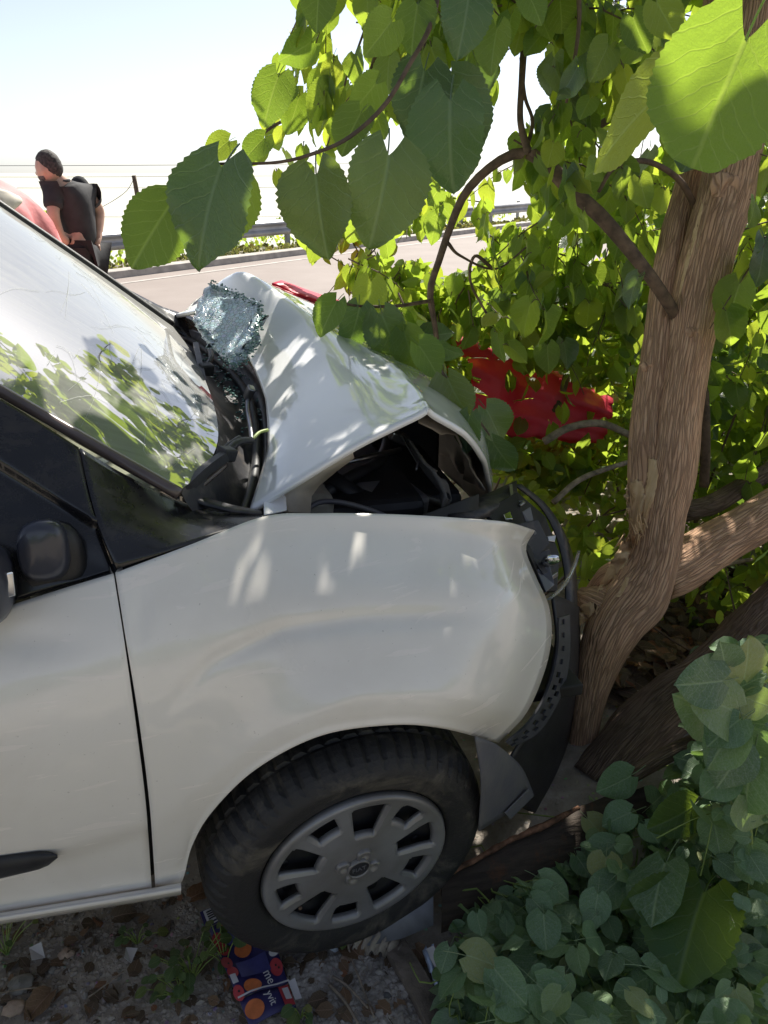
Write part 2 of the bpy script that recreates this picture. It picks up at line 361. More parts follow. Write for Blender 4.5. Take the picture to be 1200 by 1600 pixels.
def tubes_geo(list_, n=5):
    """many thin twigs as one geometry"""
    VV, FF, o = [], [], 0
    for P, r0, r1 in list_:
        P = np.asarray(P); T = np.gradient(P, axis=0); T /= np.linalg.norm(T, axis=1)[:, None] + 1e-9
        a = np.cross(T, [0.31, .5, .81]); a /= np.linalg.norm(a, axis=1)[:, None]; b = np.cross(T, a)
        th = np.linspace(0, 2 * np.pi, n, endpoint=False); r = np.linspace(r0, r1, len(P))[:, None, None]
        VV.append((P[:, None] + r * (np.cos(th)[None, :, None] * a[:, None] + np.sin(th)[None, :, None] * b[:, None])).reshape(-1, 3))
        FF.append(gridfaces(len(P), n, True) + o); o += len(P) * n
    return np.vstack(VV), np.vstack(FF)
def box(name, c, size, mat, parent, rot=(0, 0, 0), bev=.004, label=None):
    s = np.array(size) / 2; v = np.array([[x, y, z] for x in (-1, 1) for y in (-1, 1) for z in (-1, 1)]) * s
    m = np.array(Matrix.Rotation(rot[2], 3, 'Z') @ Matrix.Rotation(rot[1], 3, 'Y') @ Matrix.Rotation(rot[0], 3, 'X'))
    o = mesh(name, v @ m.T + np.array(c), [(0, 1, 3, 2), (4, 6, 7, 5), (0, 4, 5, 1), (2, 3, 7, 6), (0, 2, 6, 4), (1, 5, 7, 3)], mat, parent, smooth=False, label=label)
    if bev:
        b = o.modifiers.new('bevel', 'BEVEL'); b.width = bev; b.segments = 2
    return o
def plate(name, pts, mat, parent, th=.004, label=None):
    """flat-ish polygon with thickness"""
    o = mesh(name, pts, [tuple(range(len(pts)))], mat, parent, smooth=False, label=label); solid(o, th, 0, bev=min(.002, th * .4)); return o
def bez(o):
    me = o.to_mesh()
def text_mesh(name, body, size, ext, Mx, mat, parent):
    cu = bpy.data.curves.new(name, 'FONT'); cu.body = body; cu.size = size; cu.extrude = ext; cu.align_x = 'CENTER'; cu.align_y = 'CENTER'
    t = bpy.data.objects.new('tmp', cu); COL.objects.link(t); bpy.context.view_layer.update()
    me = bpy.data.meshes.new_from_object(t.evaluated_get(bpy.context.evaluated_depsgraph_get())); bpy.data.objects.remove(t)
    me.name = name; me.transform(Mx); me.transform(Matrix.Translation(-V3(offs(parent)))); me.materials.clear(); me.materials.append(mat)
    o = bpy.data.objects.new(name, me); link(o, parent); return o

# ------------------------------------------------------------------ leaves
def leaf_template(nr=5, nc=4, serr=0., fold=.16, curl=.22, wid=.46, tipp=.75, wave=.02, petiole=.35, lobe=.2, seed=0, asym=0.):
    rg = np.random.default_rng(seed); t = np.linspace(0.0, 1, nr + 1) ** 1.05; s = np.linspace(-1, 1, nc + 1)
    wv = (t ** .46) * ((1 - t) ** tipp) * (1 - .16 * np.exp(-((t - .86) / .10) ** 2)); wv = wv / wv.max() * wid; wv[0] = wid * .30
    ph = rg.uniform(0, 6); V = []
    for i, tt in enumerate(t):
        for sj in s:
            w_ = wv[i] * (1 + asym * sj)
            if serr and abs(sj) > .99 and 0 < i < nr: w_ *= 1 + serr * (1 if i % 2 else -1) * rg.uniform(.3, 1.6)
            x = sj * w_; y = tt - lobe * abs(sj) ** 1.3 * (1 - tt) ** 2.2
            z = fold * abs(x) - curl * tt ** 2 * .6 + wave * math.sin(9 * tt + ph + 2.5 * sj) * abs(sj) + wave * .7 * math.sin(5 * x + ph)
            V.append((x, y, z))
    Fc = [tuple(f) for f in gridfaces(nr + 1, nc + 1)]
    V = np.array(V); uv = np.c_[V[:, 0] + .5, V[:, 1]]
    if petiole:
        b = len(V); pr = .011; nn = 3; ps = []
        for k in range(4):
            q = k / 3; ps.append((0, -petiole * q, -.10 * q * q + .0))
        P = []
        for p in ps:
            for a in range(nn): P.append((p[0] + pr * math.cos(2.1 * a), p[1], p[2] + pr * math.sin(2.1 * a) - .004))
        V = np.vstack([V, P]); uv = np.vstack([uv, np.full((len(P), 2), (.5, .3))])
        for k in range(3):
            for a in range(nn): Fc.append((b + k * nn + a, b + k * nn + (a + 1) % nn, b + (k + 1) * nn + (a + 1) % nn, b + (k + 1) * nn + a))
    return V, np.array(Fc), uv
def frames(tip, nor):
    tip = tip / (np.linalg.norm(tip, axis=1)[:, None] + 1e-9); nor = nor - tip * np.sum(tip * nor, 1)[:, None]
    nor = nor / (np.linalg.norm(nor, axis=1)[:, None] + 1e-9); x = np.cross(tip, nor); return np.stack([x, tip, nor], -1)
def cloud(tpls, pos, tip, nor, size, seed=1):
    """joins many leaves: returns verts, faces, uv, tint"""
    rg = np.random.default_rng(seed); Fm = frames(tip, nor); VV, FF, UU, TT = [], [], [], []; o = 0; which = rg.integers(0, len(tpls), len(pos))
    for k, (tv, tf, tu) in enumerate(tpls):
        ix = np.where(which == k)[0]
        if not len(ix): continue
        W = np.einsum('mij,nj->mni', Fm[ix], tv) * size[ix, None, None] + pos[ix, None]
        VV.append(W.reshape(-1, 3)); FF.append((tf[None] + (np.arange(len(ix)) * len(tv))[:, None, None] + o).reshape(-1, 4)); o += len(ix) * len(tv)
        UU.append(np.tile(tu, (len(ix), 1))); TT.append(np.repeat(rg.random(len(ix)), len(tv)))
    return np.vstack(VV), np.vstack(FF), np.vstack(UU), np.concatenate(TT)
def cloud_obj(name, mat, parent, tpls, pos, tip, nor, size, seed=1):
    v, f, u, t = cloud(tpls, pos, tip, nor, size, seed); o = mesh(name, v, f, mat, parent, uv=u, tint=t); o['kind'] = 'stuff'; return o
def leaf_meshes(base, mat, n, **k):
    out = []
    for i in range(n):
        v, f, u = leaf_template(seed=i + 1, asym=.06 * (-1) ** i, **k); me = bpy.data.meshes.new(base)
        me.from_pydata([tuple(q) for q in v], [], [tuple(int(a) for a in q) for q in f]); me.polygons.foreach_set('use_smooth', np.full(len(me.polygons), True))
        l = me.uv_layers.new(name='UVMap'); idx = np.zeros(len(me.loops), np.int32); me.loops.foreach_get('vertex_index', idx); l.data.foreach_set('uv', u[idx].astype(np.float32).ravel())
        me.materials.append(mat); out.append(me)
    return out
def put_leaf(me, pos, tip, nor, size, parent, name='leaf'):
    o = bpy.data.objects.new(name, me); fr = frames(np.array([tip], float), np.array([nor], float))[0]
    mw = Matrix([[*(fr[i] * size), 0] for i in range(3)] + [[0, 0, 0, 1]]); p = np.asarray(pos) - offs(parent); mw.translation = V3(p)
    COL.objects.link(o); o.parent = parent; o.matrix_local = mw; return o
LO = [leaf_template(3, 2, 0, fold=.2, curl=c, wid=wd, petiole=0, seed=i) for i, (c, wd) in enumerate(((.2, .44), (.5, .40), (.1, .48)))]
MD = [leaf_template(5, 4, .0, fold=f, curl=c, wid=wd, petiole=.3, seed=i, wave=.03, asym=a) for i, (f, c, wd, a) in enumerate(((.15, .25, .44, 0), (.35, .5, .42, .1), (.05, .1, .47, -.1), (.5, .3, .40, .05)))]

# ------------------------------------------------------------------ the setting: ground, road, kerb
KP = np.array([1.269, 16.078]); KD = np.array([.735, .678]); KD /= np.linalg.norm(KD); KN = np.array([-KD[1], KD[0]])
def RD(s, t, z): return np.array([*(KP + KD * s + KN * t), z])
def ground_z(x, y):
    t = (x - KP[0]) * KN[0] + (y - KP[1]) * KN[1]
    q = 0.
    if t < -9.2 and abs(x) < 6: q = .035 * mnoise.noise(Vector((x * 1.7, y * 1.7, 0))) + .014 * mnoise.noise(Vector((x * 7, y * 7, 3))) + .007 * mnoise.noise(Vector((x * 23, y * 23, 9)))
    if t < -9.2: q -= .02
    if -9.2 <= t <= .4: q = -.04
    if t > 2: q = -.25 * min(12, t - 2)
    q *= 1 - .8 * math.exp(-((x - .1) / .45) ** 2 - ((y - 1.2) / .35) ** 2)
    mound = .0
    d = math.hypot(x - 1.35, y - 1.55); mound += .16 * math.exp(-(d / .5) ** 2)
    return q + mound
xs = np.r_[-3000, -900, -250, -80, -30, -14, -8, np.linspace(-5, -1.2, 20), np.linspace(-1.1, 1.9, 125), np.linspace(2, 8, 28), 14, 30, 80, 250, 900, 3000]
ys = np.r_[-60, -20, -6, -2, np.linspace(-.5, .6, 8), np.linspace(.65, 2.3, 76), np.linspace(2.4, 8, 36), np.linspace(8.5, 24, 34), 30, 45, 80, 160, 400, 1200, 3000, 6000]
GV = np.array([(x, y, ground_z(x, y)) for y in ys for x in xs])
def soil_fn(t, b, cc):
    v = t.coord('Object'); f = t.noise(v, 9, 8, .68, .3); g = t.noise(v, 48, 6, .7); s = t.noise(v, 2.1, 4)
    c = t.ramp(f, [(.3, (.20, .17, .14)), (.52, (.33, .29, .245)), (.7, (.48, .43, .375))])
    vo = t.new('ShaderNodeTexVoronoi'); vo.inputs['Scale'].default_value = 60; t.link(v, vo.inputs['Vector'])
    st = t.ramp(vo.outputs['Distance'], [(.18, 1.), (.34, 0.)]); pick = t.ramp(t.noise(v, 22, 3), [(.52, 0.), (.62, 1.)])
    c = t.mix(t.math('MULTIPLY', t.math('MULTIPLY', st, pick), .8), c, t.mix(.5, (.24, .22, .2), vo.outputs['Color']))
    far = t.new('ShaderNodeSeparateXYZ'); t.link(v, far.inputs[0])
    k = t.ramp(t.math('DIVIDE', far.outputs[1], 100), [(.2, 0.), (.3, 1.)]); haze_tone = t.ramp(t.noise(v, .02, 4), [(.4, (.55, .54, .48)), (.6, (.50, .50, .43))])  # distant ground painted pale to stand in for white haze
    t.link(t.mix(k, c, haze_tone), b.inputs['Base Color'])
    t.bump(t.math('ADD', t.math('ADD', f, t.math('MULTIPLY', g, .6)), t.math('MULTIPLY', st, .5)), .4, .012)
MT['soil'] = M('dirt_ground', (.12, .1, .08), .95, fn=soil_fn, spec=.15)
struct(mesh('ground', GV, gridfaces(len(ys), len(xs)), MT['soil'], uv=GV[:, :2]))
def asph_fn(t, b, cc):
    v = t.coord('Object'); f = t.noise(v, 1.1, 5); g = t.noise(v, 130, 3, .7); lane = t.noise(t.coord('Object', (1, 1, 1)), .35, 3)
    c = t.ramp(f, [(.3, (.25, .205, .18)), (.7, (.31, .26, .23))]); t.link(t.mix(t.math('MULTIPLY', g, .5), c, (.19, .155, .14)), b.inputs['Base Color']); t.bump(g, .4, .004)
MT['road'] = M('sun_bleached_asphalt', (.3, .26, .23), .8, fn=asph_fn)
MT['concrete'] = M('kerb_concrete', (.42, .39, .35), .85, var=.2, vscale=5, bump=.2, bscale=40)
MT['line'] = M('road_paint', (.40, .365, .33), .7, var=.15, vscale=6)
MT['galv'] = M('galvanised_rail', (.34, .34, .35), .5, .5, var=.18, vscale=2)
MT['gravel'] = M('gravel_stone', (.32, .295, .265), .85, var=.5, vscale=11, bump=.3, bscale=60)
def strip(name, s0, s1, t0, t1, z, mat, n=40):
    P = [RD(s, t, z) for s in np.linspace(s0, s1, n) for t in (t0, t1)]; P = np.array(P)
    return mesh(name, P, gridfaces(n, 2), mat, uv=P[:, :2])
struct(strip('road', -60, 160, -7.4, 0, .004, MT['road']))
struct(strip('road_shoulder', -60, 160, -8.6, -7.41, .0, M('gravel_shoulder', (.30, .255, .22), .9, var=.35, vscale=40, bump=.8, bscale=70)))
struct(strip('road_marking', -60, 160, -.62, -.5, .009, MT['line']))
struct(strip('road_marking', -60, 160, -7.05, -6.93, .009, MT['line']))
P = []
for s in np.linspace(-60, 160, 60):
    for t, z in ((0.0, 0), (0.01, .115), (.03, .125), (.30, .125), (.31, -.1)): P.append(RD(s, t, z))
struct(mesh('kerb', np.array(P), gridfaces(60, 5), MT['concrete'], smooth=False))

# guardrail: beams and posts
gr = root('guardrail', RD(0, .75, 0), 'grey steel guardrail of wavy beams on posts along the far edge of the road', 'guardrail')
prof = [(-.03, .155), (.0, .145), (.045, .11), (.05, .08), (.0, .03), (-.005, 0), (.0, -.03), (.05, -.08), (.045, -.11), (.0, -.145), (-.03, -.155)]
for k in range(-3, 14):
    s0 = k * 4.0; Pq = [RD(s, .78 - a, .515 + b) for s in (s0 - .12, s0 + 4.02 - .12) for a, b in prof]
    Pq = np.array(Pq); Pq[:11] += np.array([*KN, 0]) * -.004
    o = mesh('rail_beam', Pq, gridfaces(2, 11), MT['galv'], gr, smooth=False); solid(o, .004, 0)
for k in range(-6, 27):
    c = RD(k * 2.0 + .05, .92, .29); box('post', c, (.12, .07, .86), MT['galv'], gr, rot=(0, 0, math.atan2(KD[1], KD[0])), bev=.004)

# verge growth beyond and below the rail
def verge(name, label, s0, s1, t0, t1, n, h0, h1, size, seed, mat):
    rg = np.random.default_rng(seed); s = rg.uniform(s0, s1, n); t = rg.uniform(t0, t1, n)
    hm = np.array([h0 + (h1 - h0) * (.5 + .5 * mnoise.noise(Vector((a * .45, b * .3, seed)))) for a, b in zip(s, t)])
    z = rg.random(n) ** .8 * hm; pos = np.stack([RD(a, b, c) for a, b, c in zip(s, t, z)]); pos[:, 2] += np.where(t > 2, -.2 * (t - 2), 0)
    tip = rg.normal(size=(n, 3)) * .6 + [0, 0, .9]; nor = rg.normal(size=(n, 3)); sz = size * rg.uniform(.6, 1.4, n)
    return tag(cloud_obj(name, mat, None, LO, pos, tip, nor, sz, seed), label)
verge('verge_weeds', 'dark green weeds growing behind the guardrail', -8, 14, .95, 2.8, 3200, .2, .88, .075, 3, MT['leaf_back'])
verge('verge_grass', 'dry grass fringe along the far kerb', -8, 14, .33, .8, 3000, .08, .30, .07, 4, MT['grass_far'])
MT['bush_far'] = MT['leaf_back']
for (s, t, h, wd, sd, lb) in ((-3.6, 2.6, 1.35, .9, 11, 'leafy roadside bush behind the two men and the guardrail'), (1.0, 2.4, .95, .9, 12, 'low bush showing over the guardrail between the man and the leaning post')):
    rg = np.random.default_rng(sd); n = 700; c = RD(s, t, h * .45); d = rg.normal(size=(n, 3)); d /= np.linalg.norm(d, axis=1)[:, None]
    pos = c + d * rg.random(n)[:, None] ** .4 * np.array([wd, wd, h * .55]); bsh = root('roadside_bush', RD(s, t, 0), lb, 'bush')
    cloud_obj('foliage', MT['leaf_back'], bsh, LO, pos, d + rg.normal(size=(n, 3)) * .7, rg.normal(size=(n, 3)), .10 * rg.uniform(.6, 1.4, n), sd)
    tw = [(np.array([RD(s, t, -.1), c + (p - c) * .4, p]), .012, .004) for p in pos[:40]]
    v, f = tubes_geo(tw, 4); mesh('stems', v, f, MT['twig'], bsh)['kind'] = 'stuff'

# unseen hedge added behind the camera to darken and reflect in the van side
rg = np.random.default_rng(91); n = 2600; X_ = rg.uniform(-16, 18, n); hh = np.array([2.2 + 1.8 * mnoise.noise(Vector((a * .35, 2, 7))) + .8 * mnoise.noise(Vector((a * 1.3, 5, 7))) for a in X_]); pos = np.stack([X_, rg.uniform(-11, -8.5, n), hh * rg.random(n) ** .7], 1)
tag(cloud_obj('added_hedge', MT['leaf_back'], None, LO, pos, rg.normal(size=(n, 3)), rg.normal(size=(n, 3)), .42 * rg.uniform(.6, 1.3, n), 91), 'unseen row of tall bushes added to be mirrored in the side of the van')
# leaning post with a stay wire
pp = root('leaning_post', aY(222, 395, 18.5) * [1, 1, 0], 'dark leaning post with a thin stay wire beyond the guardrail', 'post')
top = aY(209, 274, 18.5); ft = aY(229, 385, 18.5)
tube('pole', [ft - [-.05, 0, .6], (top + ft) / 2, top], [.05, .05, .045], MT['twig'], pp, n=8)
tube('stay_wire', [top - [0, 0, .06], aY(196, 300, 18.4), aY(160, 323, 18.2), aY(120, 338, 18.0)], .006, MT['black'], pp, n=4)
# overhead lines
for k, (y0, y1, lb) in enumerate(((254, 232, 'highest'), (271, 252, 'second highest'), (287, 272, 'third highest'), (330, 322, 'lowest'))):
    a, b = aY(-700, y0 + 4, 46 + k), aY(1500, y1, 60 + k); mid = (a + b) / 2 - [0, 0, .45]
    tag(tube('power_line', [a, (a + mid) / 2 - [0, 0, .12], mid, (b + mid) / 2 - [0, 0, .12], b], .014, MT['black'], None, n=4, seg=24), lb + ' thin overhead wire crossing the pale sky beyond the road', 'power line', 'overhead wires beyond the road')
# ------------------------------------------------------------------ the crashed van
van = root('crashed_van', (0, 1.9, 0), 'white crashed van with buckled bonnet and crushed nose against the tree', 'van')
def sstep(a, b, x): x = np.clip((x - a) / (b - a), 0, 1); return x * x * (3 - 2 * x)
# --- front wing
nu, nv = 72, 64
G = coons([(180, 895, 1.165), (300, 850, 1.205), (412, 807, 1.27), (500, 802, 1.285), (600, 803, 1.295), (700, 808, 1.31), (790, 816, 1.34), (836, 829, 1.40)],
          [(243, 1389, 1.115), (282, 1381, 1.115), (300, 1322, 1.11), (332, 1268, 1.10), (400, 1202, 1.085), (500, 1150, 1.07), (610, 1133, 1.07), (690, 1138, 1.09), (779, 1161, 1.19)],
          [(180, 895, 1.165), (199, 1010, 1.12), (218, 1130, 1.105), (234, 1260, 1.11), (243, 1389, 1.115)],
          [(836, 829, 1.40), (822, 858, 1.40), (838, 902, 1.37), (857, 945, 1.33), (862, 995, 1.30), (850, 1052, 1.26), (822, 1115, 1.21), (779, 1161, 1.19)], nu, nv)
U, Vv = np.meshgrid(np.linspace(0, 1, nu), np.linspace(0, 1, nv))
px, py = G[..., 0], G[..., 1]
G[..., 2] -= .030 * np.sin(np.pi * np.clip(Vv * 1.05, 0, 1)) ** .8 * (1 - U * .3)
cl = np.interp(px[0] if False else px, [190, 240, 330, 440, 560, 700, 870], [1250, 1130, 1035, 985, 968, 962, 955])     # shoulder crease over the arch
d = (py - cl); G[..., 2] += .007 * np.exp(-(d / 16) ** 2) * sstep(215, 420, px) * (1 - sstep(640, 800, px)) - .004 * sstep(-20, 90, d) * sstep(210, 460, px) * (1 - .6 * sstep(600, 820, px))
fl = np.interp(px, [225, 330, 430, 560, 700, 800], [1300, 1215, 1140, 1088, 1085, 1110]); G[..., 2] += .024 * np.clip((py - fl) / 110, 0, 1) * sstep(.66, .74, Vv)
G[..., 2] += .05 * sstep(.90, 1., U) ** 1.5 * (1 - .5 * Vv)
# dents near the door gap
G[..., 2] += .004 * np.exp(-((px - 222) / 12) ** 2 - ((py - 960) / 40) ** 2)
wing = gridmesh('front_wing', pix(G), MT['paint'], van); solid(wing, .006, 1)
WP = pix(G)
# inner return lip of the wheel arch
lip = WP[-1, 26:-1]; cen = np.array([.22, 1.2, .30]); LP = np.stack([lip, lip * [1, 1, 1] + [0, .012, .004], lip + [0, .05, .004]], 0)
gridmesh('arch_lip', LP, MT['paint'], van)
# --- door
G = coons([(-330, 1056, 1.155), (-160, 1002, 1.158), (0, 951, 1.16), (100, 919, 1.162), (177, 896, 1.165)],
          [(-330, 1492, 1.12), (0, 1431, 1.12), (237, 1390, 1.118)],
          [(-330, 1056, 1.155), (-335, 1250, 1.10), (-330, 1492, 1.12)],
          [(177, 896, 1.165), (195, 1010, 1.12), (212, 1130, 1.105), (228, 1260, 1.11), (237, 1390, 1.118)], 48, 60)
U, Vv = np.meshgrid(np.linspace(0, 1, 48), np.linspace(0, 1, 60)); px, py = G[..., 0], G[..., 1]
G[..., 2] -= .030 * np.sin(np.pi * np.clip(Vv * 1.05, 0, 1)) ** .8
cl = np.interp(px, [-330, 0, 100, 160, 237], [1360, 1342, 1328, 1310, 1285]); G[..., 2] += .014 * sstep(-6, 22, py - cl)
G[..., 2] += .007 * np.exp(-((px - 60) / 70) ** 2 - ((py - 1000) / 28) ** 2)
DW = pix(G); door = gridmesh('front_door', DW, MT['paint'], van); solid(door, .006, 1)
# folded door edge and dark gap behind the shut line
E1 = DW[:, -1]; gridmesh('door_edge', np.stack([E1, E1 + [-.004, .012, 0], E1 + [-.012, .05, 0]], 0), MT['paint'], door)
E2 = WP[:, 0]; gridmesh('wing_edge', np.stack([E2, E2 + [.003, .012, 0], E2 + [.010, .05, 0]], 0), MT['paint'], wing)
gp = np.stack([np.stack([cr(E1, 20) + [-.05, .035, 0], cr(E2, 20) + [.06, .035, 0]], 0)])[0]; gridmesh('door_post', gp, MT['dark'], van)
# rubbing strip
n_ = 30; sx = np.linspace(-330, 90, n_); yc = np.interp(sx, [-330, 0, 91], [1412, 1354, 1338]); hw = np.interp(sx, [-330, 0, 60, 82, 90], [24, 19, 15.5, 10, 2.5])
Q = []
for a, bb in ((1, .0), (.86, -.012), (.4, -.019), (-.4, -.019), (-.86, -.012), (-1, .0)): Q.append(aY(sx, yc - hw * a, np.full(n_, 1.105 + bb)))
gridmesh('rubbing_strip', np.array(Q), MT['black'], door)
# sill below the door
sx = np.array([-330, -150, 0, 140, 240, 283]); s0 = np.interp(sx, [-330, 0, 240, 284], [1488, 1430, 1391, 1383])
Q = np.array([aY(sx, s0 - 4, np.full(6, 1.13)), aY(sx, s0 + 3, np.full(6, 1.108)), aY(sx, s0 + 10, np.full(6, 1.118)), aY(sx, s0 + 15, np.full(6, 1.16)), aY(sx, s0 + 12, np.full(6, 1.30))])
gridmesh('sill', Q, MT['paint'], van)
# --- black panels behind the door corner and the wing
G = coons([(126, 700, 1.30), (180, 733, 1.32), (240, 764, 1.345), (290, 785, 1.36), (345, 799, 1.36), (411, 805, 1.325)],
          [(183, 889, 1.168), (300, 847, 1.208), (411, 807.5, 1.273)], [(126, 700, 1.30), (140, 765, 1.25), (158, 830, 1.20), (183, 889, 1.168)],
          [(411, 805, 1.325), (411.2, 806, 1.30), (411, 807.5, 1.273)], 30, 18)
qp = gridmesh('black_quarter_panel', pix(G), MT['black_gloss'], van); solid(qp, .008, 1)
G = coons([(-330, 425, 1.36), (0, 622, 1.32), (123, 699, 1.30)], [(-330, 1052, 1.16), (0, 947, 1.163), (178, 892, 1.168)],
          [(-330, 425, 1.36), (-330, 740, 1.24), (-330, 1052, 1.16)], [(123, 699, 1.30), (137, 765, 1.25), (155, 830, 1.20), (178, 892, 1.168)], 50, 40)
px, py = G[..., 0], G[..., 1]; ln = np.interp(px, [-330, 0, 160], [520, 727, 826]); G[..., 2] += .022 * sstep(-5, 5, py - ln) * (1 - sstep(60, 120, py - ln) * .6)
up = gridmesh('black_door_corner', pix(G), MT['black_gloss'], door); solid(up, .008, 1)
# side mirror: foot and housing (its glass end runs out of the picture)
def blob(name, rings, mat, parent, n=20):
    """rings of (px,py,Y,rx,ry) swept to a closed body"""
    Pn = []
    for (x, y, Y, rx, ry, rot) in rings:
        th = np.linspace(0, 2 * np.pi, n, endpoint=False); c_, s_ = np.cos(th), np.sin(th)
        sq = lambda q: np.sign(q) * np.abs(q) ** .75
        ex, ey = sq(c_) * rx, sq(s_) * ry; Pn.append(aY(x + ex * math.cos(rot) - ey * math.sin(rot), y + ex * math.sin(rot) + ey * math.cos(rot), np.full(n, Y)))
    Pn = np.array(Pn); V = np.vstack([Pn.reshape(-1, 3), Pn[0].mean(0)[None], Pn[-1].mean(0)[None]]); Fc = [tuple(f) for f in gridfaces(len(rings), n, True)]
    k = len(rings) * n; Fc += [(k, (j + 1) % n, j) for j in range(n)] + [(k + 1, k - n + j, k - n + (j + 1) % n) for j in range(n)]
    return mesh(name, V, Fc, mat, parent)
MT['mirror_black'] = M('mirror_housing_black', (.035, .038, .052), .28, var=.3, vscale=6, coat=.25)
blob('mirror_foot', [(84, 880, 1.23, 54, 66, -.2), (82, 881, 1.195, 53, 64, -.2), (80, 884, 1.183, 46, 56, -.2), (78, 886, 1.178, 36, 44, -.2)], MT['black'], door)
blob('mirror_arm', [(72, 862, 1.22, 42, 52, -.15), (68, 860, 1.170, 41, 49, -.15), (64, 861, 1.150, 38, 44, -.15), (60, 864, 1.142, 29, 33, -.15)], MT['mirror_black'], door)
blob('mirror_housing', [(4, 905, 1.18, 22, 50, -.1), (-26, 912, 1.13, 46, 66, -.1), (-80, 925, 1.08, 70, 88, -.1), (-120, 935, 1.06, 60, 80, -.1), (-150, 940, 1.05, 30, 50, 0)], MT['mirror_black'], door)
plate('mirror_glass', [aY(-30, 905, 1.10), aY(20, 893, 1.125), aY(24, 930, 1.125), (aY(-30, 945, 1.10))], MT['chrome'], door, .004)
# --- windscreen
BXY = [(281, 766, 1.085), (318, 735, 1.09), (340, 690, 1.10), (336, 640, 1.112), (318, 588, 1.125), (296, 545, 1.138), (270, 510, 1.148)]
BASE = [(x, y, float(aZ(x, y, z)[1])) for x, y, z in BXY]
NEAR = [(-400, 372, 1.50), (-200, 490, 1.46), (0, 605, 1.42), (140, 686, 1.385), (281, 766, BASE[0][2])]
FAR = [(-400, 50, 2.42), (-200, 185, 2.48), (0, 322, 2.54), (140, 418, 2.575), (270, 510, BASE[-1][2])]
_b = cr([aY(*q) for q in BASE[::-1]], 40); _n = cr([aY(*q) for q in NEAR], 40); _f = cr([aY(*q) for q in FAR], 40); WS = np.zeros((40, 40, 3))
_t0 = _n[0]; _t1 = _f[0]
for i in range(40):
    v = i / 39; top = _t1 * (1 - v) + _t0 * v + np.array([.05, 0, .055]) * math.sin(math.pi * v)
    lineF = lambda q, A, B: A * (1 - q) + B * q
    for j in range(40):
        q = j / 39; edge = (_f[j] - lineF(q, _f[0], _f[-1])) * (1 - v) + (_n[j] - lineF(q, _n[0], _n[-1])) * v
        WS[i, j] = lineF(q, top, _b[i]) + edge + np.array([.012, 0, .018]) * math.sin(math.pi * v) * math.sin(math.pi * q)
ws = gridmesh('windscreen', WS, MT['windscreen'], van)
# cracks: thin raised fracture lines following the glass
def on_ws(a, b): # a along pillar 0..1, b far(0)..near(1)
    i, j = b * 39, a * 39; i0, j0 = int(min(38, i)), int(min(38, j)); fi, fj = i - i0, j - j0
    return (WS[i0, j0] * (1 - fi) * (1 - fj) + WS[i0 + 1, j0] * fi * (1 - fj) + WS[i0, j0 + 1] * (1 - fi) * fj + WS[i0 + 1, j0 + 1] * fi * fj)
rg = np.random.default_rng(5); cr_l = []
for k in range(64):
    a, b = (.97 - .42 * rg.random() ** 1.3, rg.uniform(.1, .97)); ang = rg.choice([.35, 2.1, 1.2, 2.7]) + rg.normal() * .25; P = []
    L = rg.uniform(.05, .3)
    for q in np.linspace(0, 1, 7):
        aa, bb = a + math.cos(ang) * L * q * .5, b + math.sin(ang) * L * q + .02 * math.sin(q * 5 + k)
        if not (0.02 < aa < .99 and .02 < bb < .99): break
        P.append(on_ws(aa, bb) + [0.0, -.0015, .002])
    if len(P) > 2: cr_l.append((np.array(P), .00035, .0002))
v, f = tubes_geo(cr_l, 3); mesh('crack_lines', v, f, MT['crack'], ws)['kind'] = 'stuff'
# pillar trims
tube('pillar_trim', [aY(x, y + 6, Y - .006) for x, y, Y in NEAR], .012, MT['rubber'], van, n=10, seg=40)
tube('pillar_trim', [aY(x, y - 2, Y + .01) for x, y, Y in FAR], .012, MT['black'], van, n=10, seg=40)
Q = np.array([[aY(x, y + 9, Y - .0) for x, y, Y in NEAR], [aY(x, y + 16, Y - .02) for x, y, Y in NEAR]]); gridmesh('pillar_panel', Q, MT['black_gloss'], van)
Gs = np.array([[aY(281, 772, 1.352), aY(318, 789, 1.35), aY(360, 799, 1.34), aY(409, 805, 1.315)], [aY(284, 764, 1.375), aY(322, 780, 1.375), aY(362, 791, 1.372), aY(408, 800, 1.35)]])
gridmesh('cowl_edge', Gs, MT['dusty'], van, .006)
# --- cowl between glass and bonnet
REAR = [(390, 797, 1.375), (410, 712, 1.60), (413, 640, 1.84), (396, 575, 2.12), (335, 520, 2.42), (275, 493, 2.70)]
A = cr(BASE, 28); B_ = cr(REAR, 28); CW = []
for k, q in enumerate(np.linspace(0, 1.16, 16)):
    W = pix(A) * (1 - q) + pix(B_) * q; W[:, 2] -= .055 * math.sin(min(1, q) * math.pi) ** .7 + .03 * q; CW.append(W)
CW = np.array(CW); cowl = gridmesh('cowl_panel', CW, MT['dusty'], van)
tube('cowl_seal', [CW[10, k] + [0, 0, .012] for k in range(0, 28, 3)], .011, MT['black'], cowl, n=8)
tube('washer_pipe', [aY(418, 672, 1.66), aY(405, 676, 1.64), aY(393, 688, 1.6), aY(386, 692, 1.58)], .004, MT['petiole'], cowl, n=6)
tube('hinge_rod', [aY(388, 612, 1.92), aY(387, 640, 1.86), aY(391, 665, 1.76), aY(394, 690, 1.68)], .006, MT['steel'], cowl, n=8)
box('bonnet_hinge', aY(390, 620, 1.9) + [0, 0, .01], (.018, .025, .035), MT['steel'], cowl, rot=(.3, .4, .2))
